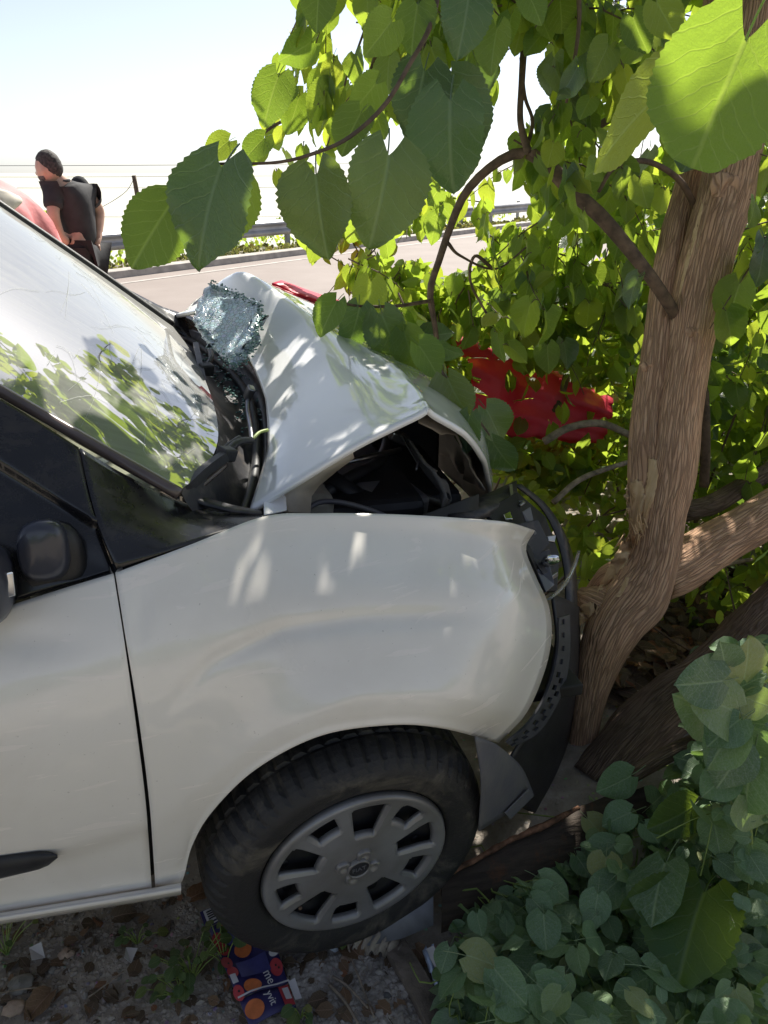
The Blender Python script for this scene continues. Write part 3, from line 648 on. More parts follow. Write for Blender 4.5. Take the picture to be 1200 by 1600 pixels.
# wipers
def wiper(p0, p1, arm, yb, lab):
    wp = mesh('wiper', *box_sweep([p0, (np.array(p0) + p1) / 2 + [0, 0, .004], p1], .015, .020), MT['black'], van, smooth=False, label=lab)
    tube('rubber_blade', [p0 - np.array([0, 0, .018]), p1 - np.array([0, 0, .018])], .006, MT['rubber'], wp, n=6)
    for k, pts in enumerate(arm):
        tube('wiper_arm', pts, [.008] * len(pts), MT['black'], wp, n=6)
    return wp
def box_sweep(pts, wd, ht):
    P = cr(pts, 8); T = np.gradient(P, axis=0); T /= np.linalg.norm(T, axis=1)[:, None]; sd = np.cross(T, [0, 0, 1]); sd /= np.linalg.norm(sd, axis=1)[:, None]; u = np.cross(sd, T)
    L = np.stack([P + sd * wd / 2 - u * ht / 2, P + sd * wd / 2 + u * ht / 2, P - sd * wd / 2 + u * ht / 2, P - sd * wd / 2 - u * ht / 2], 1)
    Fc = [tuple(f) for f in gridfaces(8, 4, True)] + [(3, 2, 1, 0), (28, 29, 30, 31)]
    return L.reshape(-1, 3), Fc
w1 = wiper(aY(287, 767, 1.34), aY(352, 712, 1.46), [[aY(340, 722, 1.44), aY(370, 692, 1.52), aY(393, 688, 1.58)], [aY(347, 706, 1.5), aY(362, 694, 1.53), aY(375, 685, 1.56)]], 1.5, 'near wiper lying on the cowl')
box('wiper_joint', aY(354, 709, 1.47), (.034, .028, .026), MT['black'], w1, rot=(.2, .3, .7))
w2 = wiper(aY(306, 540, 2.30), aY(325, 634, 1.84), [[aY(320, 577, 2.1), aY(330, 560, 2.16), aY(326, 543, 2.26)]], 2, 'far wiper folded up along the glass edge')
box('wiper_joint', aY(322, 577, 2.09), (.035, .03, .03), MT['black'], w2, rot=(.2, .1, .4))
# --- bonnet, buckled up into a tent
ctrl_px = [
 [(390, 796, 1.37), (418, 700, 1.60), (414, 622, 1.84), (388, 560, 2.12), (325, 487, 2.42), (270, 492, 2.68)],
 [(455, 756, 1.37), (470, 665, 1.58), (462, 595, 1.83), (428, 532, 2.12), (358, 455, 2.42), (290, 484, 2.70)],
 [(560, 693, 1.39), (562, 622, 1.58), (535, 560, 1.84), (480, 498, 2.14), (376, 424, 2.44), (310, 466, 2.74)],
 [(667, 640, 1.43), (650, 604, 1.60), (600, 562, 1.84), (522, 512, 2.16), (441, 455, 2.48), (385, 430, 2.80)]]
Cg = [[aY(*p) for p in row] for row in ctrl_px]
Cg.append([np.array(q) for q in ((.535, 1.475, 1.095), (.56, 1.68, 1.11), (.60, 1.92, 1.10), (.58, 2.22, 1.10), (.56, 2.5, 1.12), (.56, 2.82, 1.10))])
Cg.append([np.array(q) for q in ((.605, 1.545, 1.010), (.655, 1.72, 1.03), (.70, 1.95, 1.0), (.72, 2.22, .98), (.72, 2.5, .98), (.70, 2.8, .96))])
Cg.append([np.array(q) for q in ((.650, 1.628, .940), (.715, 1.78, .90), (.755, 1.98, .84), (.79, 2.22, .80), (.79, 2.5, .78), (.77, 2.78, .77))])
Cg.append([np.array(q) for q in ((.655, 1.640, .932), (.735, 1.80, .80), (.775, 2.0, .70), (.80, 2.22, .66), (.80, 2.5, .64), (.78, 2.78, .64))])
lerp_ = lambda a, b, q: [np.asarray(x) * (1 - q) + np.asarray(y) * q for x, y in zip(a, b)]
Cg = Cg[:3] + [lerp_(Cg[2], Cg[3], .8), Cg[3], lerp_(Cg[3], Cg[4], .22)] + Cg[4:]
def tensor_lin(Cg, nv, nu, k):
    A = np.asarray(Cg, float); li = np.stack([np.stack([np.interp(np.linspace(0, A.shape[1] - 1, nu), np.arange(A.shape[1]), r_[:, c]) for c in range(3)], 1) for r_ in A]); A = (1 - k) * np.stack([cr(r_, nu, False) for r_ in A]) + k * li
    return np.stack([cr(A[:, j], nv, False) for j in range(nu)], 1)
HB = tensor_lin(Cg, 100, 64, .55)
for i in range(100):
    for j in range(64):
        p = Vector(HB[i, j]); a = math.exp(-((i - 44) / 9) ** 2) * .007 + .0006 + .004 * math.exp(-((i - 20) / 16) ** 2 - ((j - 44) / 9) ** 2)
        HB[i, j, 2] += a * (mnoise.noise(p * 9) + .7 * (1 - 2 * abs(mnoise.noise(p * 14)))); HB[i, j, 0] += a * .6 * mnoise.noise(p * 11 + Vector((5, 5, 5)))
bon = gridmesh('bonnet', HB[:, ::-1], [MT['hood'], MT['primer']], van); s_ = solid(bon, .012, -1).modifiers[0]; s_.material_offset = 1
# crumpled inner frame of the bonnet hanging below the front slope
IN = HB[57:93:3, 6:60:4].copy(); IN[..., 2] -= .035; IN[..., 0] -= .03
for i in range(IN.shape[0]):
    for j in range(IN.shape[1]): IN[i, j] += np.array([mnoise.noise(Vector(IN[i, j]) * 13), mnoise.noise(Vector(IN[i, j]) * 15 + Vector((3, 1, 0))), mnoise.noise(Vector(IN[i, j]) * 12 + Vector((9, 1, 0)))]) * .028
gridmesh('bonnet_liner', IN, MT['primer'], bon, .004)
# --- engine bay
MT['trim_dull'] = M('cloudy_tank_plastic', (.34, .32, .26), .5, var=.2)
def pl(name, pts, mat, parent=van, th=.004): return plate(name, [aY(*p) for p in pts], mat, parent, th)
box('engine_bay_floor', (.42, 1.98, .50), (.75, 1.3, .03), MT['dark'], van)
box('engine_block', (.40, 2.05, .70), (.42, .75, .36), MT['dark'], van, bev=.03)
box('air_box', (.33, 1.62, .88), (.26, .22, .12), MT['dark'], van, bev=.02)
box('battery', (.56, 2.2, .86), (.2, .3, .18), MT['dark'], van, bev=.01)
box('firewall', (.07, 2.0, .72), (.03, 1.3, .5), MT['dark'], van)
Q = np.array([[(x, 1.36 + .16 * max(0, x - .3) / .3, z) for x in np.linspace(-.05, .58, 12)] for z in (.94, .82, .62)]); gridmesh('inner_wing', Q, MT['dark'], van, .004)
Q = np.array([[aY(448, 800, 1.40), aY(440, 772, 1.42), aY(452, 755, 1.43), aY(500, 727, 1.44), aY(548, 700, 1.46)], [aY(482, 803, 1.43), aY(484, 775, 1.46), aY(496, 757, 1.47), aY(524, 733, 1.48), aY(551, 713, 1.49)]])
gridmesh('inner_rail', Q, MT['beige'], van, .012)
pl('hinge_plate', [(412, 806, 1.33), (448, 798, 1.36), (447, 778, 1.40), (438, 768, 1.41), (412, 785, 1.37)], MT['hood'])
Q = np.array([[aY(520, 738, 1.62), aY(560, 765, 1.60), aY(592, 795, 1.57)], [aY(505, 750, 1.6), aY(548, 778, 1.58), (aY(590, 806, 1.54))]]); gridmesh('strut_rail', Q, MT['black'], van, .02)
# torn felt liner with holes
fx, fy = np.meshgrid(np.linspace(0, 1, 26), np.linspace(0, 1, 40)); L_ = np.interp(fy, [0, .35, .7, 1], [626, 652, 688, 692]); R_ = np.interp(fy, [0, .3, .42, .55, .75, .9, 1], [640, 668, 690, 700, 706, 690, 700]); yy = np.interp(fy, [0, 1], [680, 806])
fe = aY(L_ + (R_ - L_) * fx, yy + 8 * fx, 1.62 + .03 * np.sin(fx * 5 + fy * 4) - .10 * fy); ff = []
for q in gridfaces(40, 26):
    i, j = divmod(int(q[0]), 26); x_, y_ = j / 25, i / 39
    if (x_ - .72) ** 2 / .03 + (y_ - .70) ** 2 / .0022 < 1 or (x_ - .9) ** 2 / .05 + (y_ - .43) ** 2 / .003 < 1 or (y_ > .9 and math.sin(x_ * 19) > .3): continue
    ff.append(tuple(q))
o = mesh('torn_liner', fe.reshape(-1, 3), ff, MT['fabric'], van); solid(o, .003, 0)
tube('bonnet_stay', [aY(642, 690, 1.63), aY(655, 712, 1.6), aY(650, 735, 1.58)], .003, MT['steel'], van, n=5)
box('latch_bracket', aY(622, 682, 1.66), (.05, .03, .022), MT['steel'], van, rot=(.3, .5, .2), bev=.005)
Q = np.array([[aY(700, 806, 1.46), aY(745, 780, 1.58), aY(806, 752, 1.74)], [aY(735, 812, 1.44), aY(775, 790, 1.56), aY(806, 768, 1.72)], [aY(742, 818, 1.45), aY(780, 797, 1.57), aY(808, 776, 1.73)]]); gridmesh('slam_panel', Q, MT['dusty'], van, .008)
for k, (pts, r_, m_) in enumerate((([(.12, 1.5, .90), (.28, 1.62, .95), (.42, 1.8, .93), (.52, 2.1, .90)], .016, 'black'), ([(.30, 1.48, .86), (.40, 1.55, .93), (.52, 1.62, .88), (.58, 1.7, .80)], .011, 'black'), ([(.2, 1.75, .93), (.36, 1.72, .97), (.5, 1.9, .92)], .007, 'steel'), ([(.15, 1.46, .92), (.22, 1.50, .96), (.33, 1.50, .93), (.44, 1.50, .86)], .006, 'grey_plastic'))):
    tube('hose', [np.array(q) for q in pts], r_, MT[m_], van, n=8, seg=24)
box('fuse_cover', (.40, 1.60, .90), (.14, .12, .07), MT['grey_plastic'], van, rot=(.1, .1, .3), bev=.012)
box('fluid_tank', (.20, 1.56, .92), (.10, .12, .10), MT['trim_dull'], van, rot=(0, .05, .1), bev=.02)
# --- crushed headlamp and nose
lamp = pl('headlamp_shell', [(752, 800, 1.52), (806, 770, 1.66), (850, 808, 1.66), (872, 868, 1.60), (868, 925, 1.50), (850, 925, 1.44), (822, 862, 1.46)], MT['dark'], th=.01)
for pts, mt in (([(800, 820, 1.50), (840, 812, 1.52), (858, 850, 1.50), (836, 872, 1.48)], 'dusty'), ([(828, 868, 1.48), (858, 858, 1.5), (866, 890, 1.47), (848, 898, 1.45)], 'black'),
                ([(836, 890, 1.46), (858, 884, 1.47), (866, 915, 1.44), (852, 926, 1.41)], 'mirror_black'), ([(815, 800, 1.53), (828, 792, 1.55), (838, 835, 1.5), (829, 838, 1.5)], 'grey_plastic'),
                ([(854, 838, 1.53), (868, 836, 1.55), (866, 848, 1.53), (856, 846, 1.52)], 'steel'), ([(857, 902, 1.45), (870, 893, 1.48), (871, 900, 1.48), (859, 908, 1.45)], 'steel'),
                ([(795, 758, 1.70), (800, 757, 1.71), (803, 784, 1.64), (797, 784, 1.64)], 'steel'), ([(786, 805, 1.53), (797, 800, 1.54), (801, 812, 1.51), (789, 813, 1.51)], 'chrome'), ([(770, 800, 1.56), (778, 796, 1.56), (784, 806, 1.55), (774, 809, 1.54)], 'chrome')):
    pl('lamp_fragment', pts, MT[mt], lamp, .006)
tube('lamp_wire', [aY(764, 787, 1.66), aY(790, 785, 1.64), aY(818, 784, 1.62), (aY(812, 790, 1.6))], .004, MT['steel'], lamp, n=5)
blob('lamp_bulb', [(852, 880, 1.47, 7, 6, 0), (858, 876, 1.46, 10, 9, 0), (866, 874, 1.45, 8, 7, 0)], MT['chrome'], lamp, 10)
plq = np.array([[aY(803, 757, 1.74), aY(842, 790, 1.76), aY(866, 830, 1.74), aY(880, 880, 1.69), aY(884, 930, 1.63), aY(878, 975, 1.58), aY(866, 1040, 1.50)],
                [aY(814, 757, 1.76), aY(853, 789, 1.78), aY(878, 829, 1.76), aY(891, 880, 1.71), aY(896, 935, 1.65), aY(893, 985, 1.60), aY(884, 1055, 1.52)],
                [aY(818, 765, 1.80), aY(857, 795, 1.82), aY(882, 835, 1.80), aY(897, 880, 1.76), aY(901, 940, 1.70), aY(900, 990, 1.65), aY(893, 1060, 1.57)]])
plq = np.stack([cr(r_, 24) for r_ in plq]); gridmesh('bumper_skin', plq, MT['dusty'], van, .005)
Q = coons([(862, 930, 1.50), (880, 935, 1.55), (900, 945, 1.66), (905, 950, 1.85)], [(770, 1225, 1.24), (815, 1262, 1.36), (846, 1270, 1.5), (865, 1262, 1.75)],
          [(862, 930, 1.50), (868, 1010, 1.40), (840, 1110, 1.30), (770, 1225, 1.24)], [(905, 950, 1.85), (905, 1060, 1.83), (890, 1170, 1.8), (865, 1262, 1.75)], 16, 26)
gridmesh('front_bumper', pix(Q), MT['black'], van, .006)
# slotted bumper bracket
c1 = cr([(872, 965, 1.385), (870, 1020, 1.35), (856, 1075, 1.30), (828, 1125, 1.245), (790, 1160, 1.205)], 56); c2 = cr([(889, 960, 1.42), (889, 1025, 1.39), (876, 1085, 1.335), (842, 1142, 1.27), (800, 1166, 1.22)], 56)
BR = np.stack([pix(c1 * (1 - q) + c2 * q) for q in (0, .22, .5, .78, 1)], 1); bf = []
for q in gridfaces(56, 5):
    i, j = divmod(int(q[0]), 5)
    if (j == 1 and i % 5 in (1, 2)) or (j == 2 and i % 5 in (3, 4) and i > 20): continue
    bf.append(tuple(q))
MT['bracket'] = M('bumper_bracket_plastic', (.055, .056, .066), .4, var=.25, vscale=20)
o = mesh('bumper_bracket', BR.reshape(-1, 3), bf, MT['bracket'], van, smooth=False); solid(o, .005, 0)
sl = np.stack([cr([(856, 937, 1.30), (880, 915, 1.36), (896, 885, 1.42), (904, 860, 1.46)], 12), cr([(866, 932, 1.33), (888, 908, 1.39), (900, 882, 1.44), (905, 861, 1.465)], 12)])
gridmesh('lens_sliver', pix(sl), MT['clear'], van, .006)
# wheel arch liner and hanging splash shield
th = np.linspace(R(62), R(150), 30); Q = np.array([[(.225 + .385 * math.cos(a), y, .315 + .375 * math.sin(a)) for a in th] for y in (1.115, 1.25, 1.45, 1.6)]); gridmesh('arch_liner', Q, MT['black'], van, .003)
Q = np.array([[(.225 + r_ * math.cos(a), 1.5, .315 + r_ * math.sin(a)) for a in th] for r_ in (.05, .39)]); gridmesh('arch_back', Q, MT['dark'], van, .003)
Q = coons([(742, 1150, 1.13), (770, 1160, 1.165), (790, 1175, 1.21)], [(748, 1298, 1.16), (790, 1272, 1.22), (834, 1242, 1.30)], [(742, 1150, 1.13), (752, 1220, 1.13), (748, 1298, 1.16)], [(790, 1175, 1.21), (815, 1200, 1.26), (834, 1242, 1.30)], 12, 16)
gridmesh('splash_shield', pix(Q), MT['grey_plastic'], van, .004)
pl('splash_shield_flap', [(788, 1270, 1.20), (826, 1232, 1.26), (834, 1243, 1.27), (797, 1280, 1.21)], MT['grey_plastic'])
# --- far side, interior
fs = coons([(192, 450, 2.66), (250, 480, 2.68), (310, 500, 2.70)], [(235, 480, 2.63), (285, 525, 2.60), (335, 560, 2.50)], [(192, 450, 2.66), (210, 465, 2.65), (235, 480, 2.63)], [(310, 500, 2.70), (325, 530, 2.6), (335, 560, 2.50)], 14, 8, lin)
gridmesh('far_quarter_panel', pix(fs), MT['black_gloss'], van, .01)
Q = np.array([[(x, 2.84, z) for x in (-1.0, -.5, -.1, .3, .7)] for z in (1.02, .7, .35)]); Q[0, :, 1] -= .1; gridmesh('far_side', Q, MT['paint'], van, .01)
MT['dash'] = M('dashboard_plastic', (.36, .33, .25), .6, var=.3, vscale=10, bump=.1, bscale=200)
MT['trim_pale'] = M('pale_headlining', (.70, .66, .52), .8, var=.15)
MT['seat'] = M('seat_fabric', (.52, .50, .40), .9, var=.25, vscale=30)
MT['paper'] = M('paper_sheet', (.82, .80, .74), .7, var=.05)
DQ = []
for q, dz, dx in ((0, -.01, -.02), (.25, -.02, -.16), (.45, -.03, -.30), (.55, -.09, -.36), (.6, -.25, -.36), (.6, -.55, -.30)):
    W = cr([aY(*p) for p in BASE], 16).copy(); W[:, 0] += dx; W[:, 2] += dz; W[:, 1] = 1.36 + (W[:, 1] - W[0, 1]) / (W[-1, 1] - W[0, 1]) * 1.28; DQ.append(W)
dash = gridmesh('dashboard', np.array(DQ), MT['dash'], van, .01)
def sheet(c, sx, sy, rz, lab, tilt=.1):
    o = box('paper_sheet', c, (sx, sy, .003), MT['paper'], dash, rot=(tilt, -.08, rz), bev=0, label=lab); return o
sheet((-.13, 1.50, 1.075), .20, .15, .5, 'white paper sheet lying on the dashboard'); sheet((-.11, 1.76, 1.085), .16, .14, .2, 'second white paper sheet lying flat on the dashboard'); sheet((-.30, 1.62, 1.05), .22, .16, -.2, 'pale folded paper on the dashboard')
tag(box('vent_grille', (-.14, 2.30, 1.15), (.06, .26, .012), MT['black'], dash, rot=(0, .1, .1)), 'black demister grille')
th = np.linspace(0, 2 * np.pi, 28); tube('steering_wheel', [np.array([-.50 + .05 * math.sin(a), 2.28 + .18 * math.cos(a), 1.05 + .165 * math.sin(a)]) for a in th], .015, MT['black'], van, n=8, seg=60)
for yy in (1.70, 2.33):
    sb = box('seat_back', (-.98, yy, .92), (.14, .46, .66), MT['seat'], van, rot=(0, -.2, 0), bev=.05); box('headrest', (-1.04, yy, 1.34), (.1, .26, .18), MT['seat'], sb, bev=.04)
    box('seat_cushion', (-.72, yy, .58), (.5, .46, .14), MT['seat'], van, bev=.05)
box('cabin_floor', (-.6, 2.1, .36), (1.1, 1.3, .03), MT['dark'], van)
tube('far_pillar_lining', [np.array(aY(x, y, Y)) + [-.03, -.07, -.04] for x, y, Y in FAR], .035, MT['trim_pale'], van, n=10)
Q = np.array([[(x, 2.70, z) for x in np.linspace(-1.2, -.35, 6)] for z in (1.08, 1.0, .4)]); gridmesh('far_door_lining', Q, MT['trim_pale'], van, .02)
box('far_door_post', (-.74, 2.66, 1.25), (.07, .05, .5), MT['trim_pale'], van, rot=(0, -.15, 0), bev=.01)
R0, R1 = WS[0, 0], WS[-1, 0]; Q = np.array([[R0 + [-.0, 0, 0], (R0 + R1) / 2 + [0, 0, .02], R1], [R0 * [0, 1, 1] + [-1.6, .12, -.03], (R0 + R1) / 2 * [0, 1, 1] + [-1.6, .03, .05], R1 * [0, 1, 1] + [-1.6, .03, .06]], [(-3.3, 2.72, R1[2] + .05), (-3.3, 2.1, R1[2] + .12), (-3.3, 1.50, R1[2] + .06)]]); gridmesh('roof', Q, MT['paint'], van, .02)
gridmesh('rear_bulkhead', np.array([[(-1.25, y, z) for y in (1.5, 2.0, 2.66)] for z in (1.6, 1.0, .3)]), MT['seat'], van, .02)

# --- wheel
WC = np.array([.217, 1.150, .302]); WN = np.array([.1335, -.9832, -.1246]); WN /= np.linalg.norm(WN)
wx = np.cross(WN, [0, 0, 1]); wx /= np.linalg.norm(wx); wz = np.cross(wx, WN)
def WPt(r, a, d): # d outward
    r, a, d = np.broadcast_arrays(np.asarray(r, float), np.asarray(a, float), np.asarray(d, float))
    return WC + (r * np.cos(a))[..., None] * wx + (r * np.sin(a))[..., None] * wz + d[..., None] * WN
wheel = mesh('wheel', *(lambda V: (V.reshape(-1, 3), gridfaces(4, 48, True)))(WPt(np.array([.20, .19, .16, .02])[:, None], np.linspace(0, 2 * np.pi, 48, endpoint=False)[None], np.array([-.012, -.045, -.055, -.05])[:, None])), MT['dark'], van)
na = 216; ang = np.linspace(0, 2 * np.pi, na, endpoint=False)
tp = [(.200, -.02), (.202, .000), (.210, .006), (.225, .012), (.240, .0155), (.248, .0165), (.252, .0175), (.262, .0165), (.272, .012), (.281, .006), (.289, -.002), (.296, -.012), (.302, -.024), (.306, -.036), (.308, -.048), (.302, -.052), (.302, -.058), (.309, -.062), (.310, -.09), (.304, -.094), (.304, -.10), (.310, -.104), (.309, -.14), (.302, -.15), (.30, -.18), (.27, -.20), (.20, -.19)]
rr = np.array([.2 + (p[0] - .2) * .955 for p in tp])[:, None] + 0 * ang; dd = np.array([p[1] for p in tp])[:, None] + 0 * ang
blk_ = ((np.arange(na) % 4) == 0)
for k in range(len(tp)):
    if 9 <= k <= 14 or 17 <= k <= 22: rr[k, blk_] -= .007 if k > 10 else .004
tyre = mesh('tyre', WPt(rr, ang[None], dd).reshape(-1, 3), gridfaces(len(tp), na, True)[:, ::-1], MT['tyre'], wheel); tyre.data.polygons.foreach_set('use_smooth', np.repeat(np.arange(len(tp) - 1) < 8, na))
# hubcap with ten openings
nA, nR = 400, 44; aa = np.linspace(0, 2 * np.pi, nA, endpoint=False) + R(8); rl = np.linspace(.0, .2, nR)
Rg, Ag = np.meshgrid(rl, aa, indexing='ij'); dep = np.interp(Rg, [0, .03, .05, .09, .15, .175, .186, .192, .197, .2], [.012, .012, .010, .012, .010, .012, .014, .015, .012, .0])
fac = []; hole = np.zeros((nR, nA), bool)
for i in range(nR - 1):
    for j in range(nA):
        r_ = (rl[i] + rl[i + 1]) / 2; k = (j // 40) % 10; ph = (j % 40) - 19.5
        big = k % 2 == 0; hw_ = 14.5 if big else 11.5
        inside = (.094 < r_ < .166 if big else .132 < r_ < .166) and abs(ph) < hw_
        
        if inside: hole[i, j] = True
for i in range(nR - 1):
    for j in range(nA):
        if not hole[i, j]: fac.append((i * nA + j, i * nA + (j + 1) % nA, (i + 1) * nA + (j + 1) % nA, (i + 1) * nA + j))
# sink the rims of the openings
near = np.zeros((nR, nA))
for di in (-1, 0):
    for dj in (-1, 0): near = np.maximum(near, np.roll(np.roll(hole, -di, 0), -dj, 1))
n2 = np.maximum.reduce([np.roll(near, k, 1) for k in (-2, -1, 0, 1, 2)] + [np.roll(near, k, 0) for k in (-1, 1)])
dep = dep - .014 * near - .005 * (n2 > near)
hc = mesh('hubcap', WPt(Rg, Ag, dep).reshape(-1, 3), fac, MT['hubcap'], wheel); solid(hc, .003, -1)
for k in range(4):
    a0 = R(20 + 90 * k); c = np.array([.034 * math.cos(a0), .034 * math.sin(a0)]); th = np.linspace(0, 2 * np.pi, 20, endpoint=False); Q = []
    for r_, d_ in ((.0165, .010), (.0155, .017), (.012, .020), (.010, .014), (.0, .013)):
        X, Z = c[0] + r_ * np.cos(th), c[1] + r_ * np.sin(th); Q.append(WC + X[:, None] * wx + Z[:, None] * wz + d_ * WN)
    mesh('nut_cover', np.array(Q).reshape(-1, 3), gridfaces(5, 20, True), MT['hubcap'], hc)
th = np.linspace(0, 2 * np.pi, 32, endpoint=False)
mesh('hub_ring', np.array([WPt(r_, th, d_) for r_, d_ in ((.026, .011), (.0255, .021), (.0225, .022), (.0215, .018))]).reshape(-1, 3), gridfaces(4, 32, True), MT['hubcap'], hc)
mesh('badge', np.array([WPt(r_, th, d_) for r_, d_ in ((.0218, .0185), (.012, .0195), (.0005, .0198))]).reshape(-1, 3), gridfaces(3, 32, True), MT['badge'], hc)
ca, sa = math.cos(R(-22)), math.sin(R(-22)); ux, uz = -wx * ca + wz * -sa, None
ux = wx if (wx @ RGT) > 0 else -wx; uz = np.cross(-WN, ux) * -1; uz = uz if uz[2] > 0 else -uz
ux2 = ux * math.cos(R(4)) + uz * math.sin(R(4)); uz2 = -ux * math.sin(R(4)) + uz * math.cos(R(4))
Mx = Matrix([[*(V3(a)), 0] for a in (ux2, uz2, WN)]).transposed() if False else Matrix(((ux2[0], uz2[0], WN[0], 0), (ux2[1], uz2[1], WN[1], 0), (ux2[2], uz2[2], WN[2], 0), (0, 0, 0, 1)))
Mx.translation = V3(WC + WN * .0198); text_mesh('badge_letters', 'FIAT', .0155, .0008, Mx, MT['badge_text'], hc)
# steel rim behind, with round holes
rim = mesh('steel_rim', np.array([WPt(r_, th, d_) for r_, d_ in ((.19, -.02), (.165, -.022), (.15, -.03), (.10, -.028), (.06, -.02), (.001, -.02))]).reshape(-1, 3), gridfaces(6, 32, True), M('steel_rim', (.045, .045, .048), .5, .3, var=.3), wheel)
for k in range(12):
    a0 = R(30 * k + 10); Q = WC + (.148 * math.cos(a0) + .011 * np.cos(th))[:, None] * wx + (.148 * math.sin(a0) + .011 * np.sin(th))[:, None] * wz - .0265 * WN
    o = mesh('rim_hole', np.vstack([Q, Q + WN * .002]), [tuple(range(32, 64))] + [tuple(f) for f in gridfaces(2, 32, True)], MT['dark'], rim)
tube('tyre_valve', [WPt(.158, R(-38), -.02), WPt(.152, R(-38), .004)], .004, MT['twig'], wheel, n=6)
# --- the rest of the van behind the front door, outside the picture's left edge
pr = DW[:, 0]; xs_ = np.linspace(0, 1, 12)
RW = np.stack([np.stack([pr[:, 0] + (-3.3 - pr[:, 0]) * q - .008 * (q == 0), pr[:, 1], pr[:, 2]], 1) for q in xs_], 1)
keep = [tuple(f) for f in gridfaces(60, 12) if np.hypot(RW.reshape(-1, 3)[f].mean(0)[0] + 2.55, RW.reshape(-1, 3)[f].mean(0)[2] - .30) > .36]
solid(mesh('body_side', RW.reshape(-1, 3), keep, MT['paint'], van), .006, 1)
UC = pix(coons([(-330, 425, 1.36), (-330, 424, 1.36)], [(-330, 1052, 1.16), (-330, 1051, 1.16)], [(-330, 425, 1.36), (-330, 740, 1.24), (-330, 1052, 1.16)], [(-330, 424, 1.36), (-330, 740, 1.24), (-330, 1051, 1.16)], 2, 12))[:, 0]
topz = float(WS[-1, 0, 2]); low = UC[-1]; sw = []
for z_, y_ in ((low[2], low[1]), (low[2] + .25, low[1] + .07), (topz - .02, 1.44), (topz + .06, 1.52)): sw.append([(UC[0, 0] - .1 if False else low[0] - .004, y_, z_), (-1.9, y_, z_), (-3.3, y_, z_)])
solid(gridmesh('side_window', np.array(sw)[:3], MT['black_gloss'], van), .008, 1)
gridmesh('roof_rail', np.array(sw)[2:], MT['paint'], van, .01)
far_ = np.array([[(x, 2.72, topz + .03) for x in (-.75, -1.9, -3.3)], [(x, 2.80, 1.05) for x in (-.75, -1.9, -3.3)], [(x, 2.84, .35) for x in (-.75, -1.9, -3.3)]]); gridmesh('far_body_side', far_, MT['paint'], van, .01)
gridmesh('tail_panel', np.array([[(-3.3, y, z) for y in (1.13, 1.9, 2.82)] for z in (topz + .06, 1.0, .33)]), MT['paint'], van, .02)
def copy_part(o, par, d):
    c = o.copy(); COL.objects.link(c); c.parent = par
    if par is van: c.location = c.location + Vector(d)
    for ch in list(o.children): copy_part(ch, c, d)
    return c
copy_part(wheel, van, (-2.765, .02, 0))
# ------------------------------------------------------------------ mulberry tree
def inpoly(x, y, poly):
    x = np.asarray(x, float); y = np.asarray(y, float); c = np.zeros(x.shape, bool); P = np.asarray(poly, float); j = len(P) - 1
    for i in range(len(P)):
        xi, yi, xj, yj = *P[i], *P[j]; c ^= ((yi > y) != (yj > y)) & (x < (xj - xi) * (y - yi) / (yj - yi + 1e-9) + xi); j = i
    return c
tree = root('mulberry_tree', aZ(905, 1172, 0.0), 'big mulberry tree with leaning forked trunk, torn bark and drooping leafy branches', 'tree')
def wr(px, Y): # width in pixels -> radius at distance
    z = Y / ray(600, 700)[1]; return px / F_PX * z / 2
def limb(name, ctrl, mat='bark', parent=tree, n=26, seg=70, rough=.07, ridges=.07, label=None):
    P = [aY(x, y, Y) for x, y, w_, Y in ctrl]; rr = [wr(w_, Y) for x, y, w_, Y in ctrl]
    return tube(name, P, rr, MT[mat], parent, n=n, seg=seg, rough=rough, rscale=9, ridges=ridges, label=label)
trunk = limb('trunk', [(900, 1225, 70, 1.62), (910, 1160, 58, 1.64), (920, 1095, 62, 1.66), (940, 1022, 84, 1.69), (962, 972, 104, 1.71), (1000, 925, 108, 1.74), (1024, 868, 88, 1.77), (1036, 800, 84, 1.80), (1047, 740, 88, 1.83), (1058, 654, 78, 1.88), (1075, 550, 76, 1.93), (1091, 467, 80, 1.97), (1111, 383, 80, 2.01), (1131, 315, 80, 2.05), (1150, 230, 76, 2.08), (1172, 130, 74, 2.12), (1198, -40, 70, 2.2), (1225, -260, 56, 2.3)], seg=120)
limb('stem', [(1010, 850, 60, 1.83), (1012, 740, 66, 1.87), (1013, 654, 58, 1.92), (1027, 550, 52, 1.98), (1037, 467, 46, 2.04), (1051, 383, 43, 2.10), (1068, 315, 40, 2.17), (1088, 220, 36, 2.24), (1112, 60, 34, 2.34), (1130, -120, 30, 2.44)], seg=70)
limb('limb', [(1028, 905, 84, 1.78), (1066, 884, 92, 1.80), (1120, 850, 84, 1.83), (1180, 815, 80, 1.87), (1260, 765, 78, 1.93), (1420, 660, 66, 2.05)], seg=50)
limb('broken_limb', [(968, 962, 76, 1.72), (938, 946, 70, 1.76), (920, 938, 54, 1.8), (905, 930, 34, 1.83)], seg=24, label='short broken limb stub beside the bumper')
limb('split_limb', [(1000, 900, 60, 1.77), (968, 900, 62, 1.82), (945, 918, 56, 1.86), (922, 945, 44, 1.88)], seg=30, label='split limb with bark torn off')
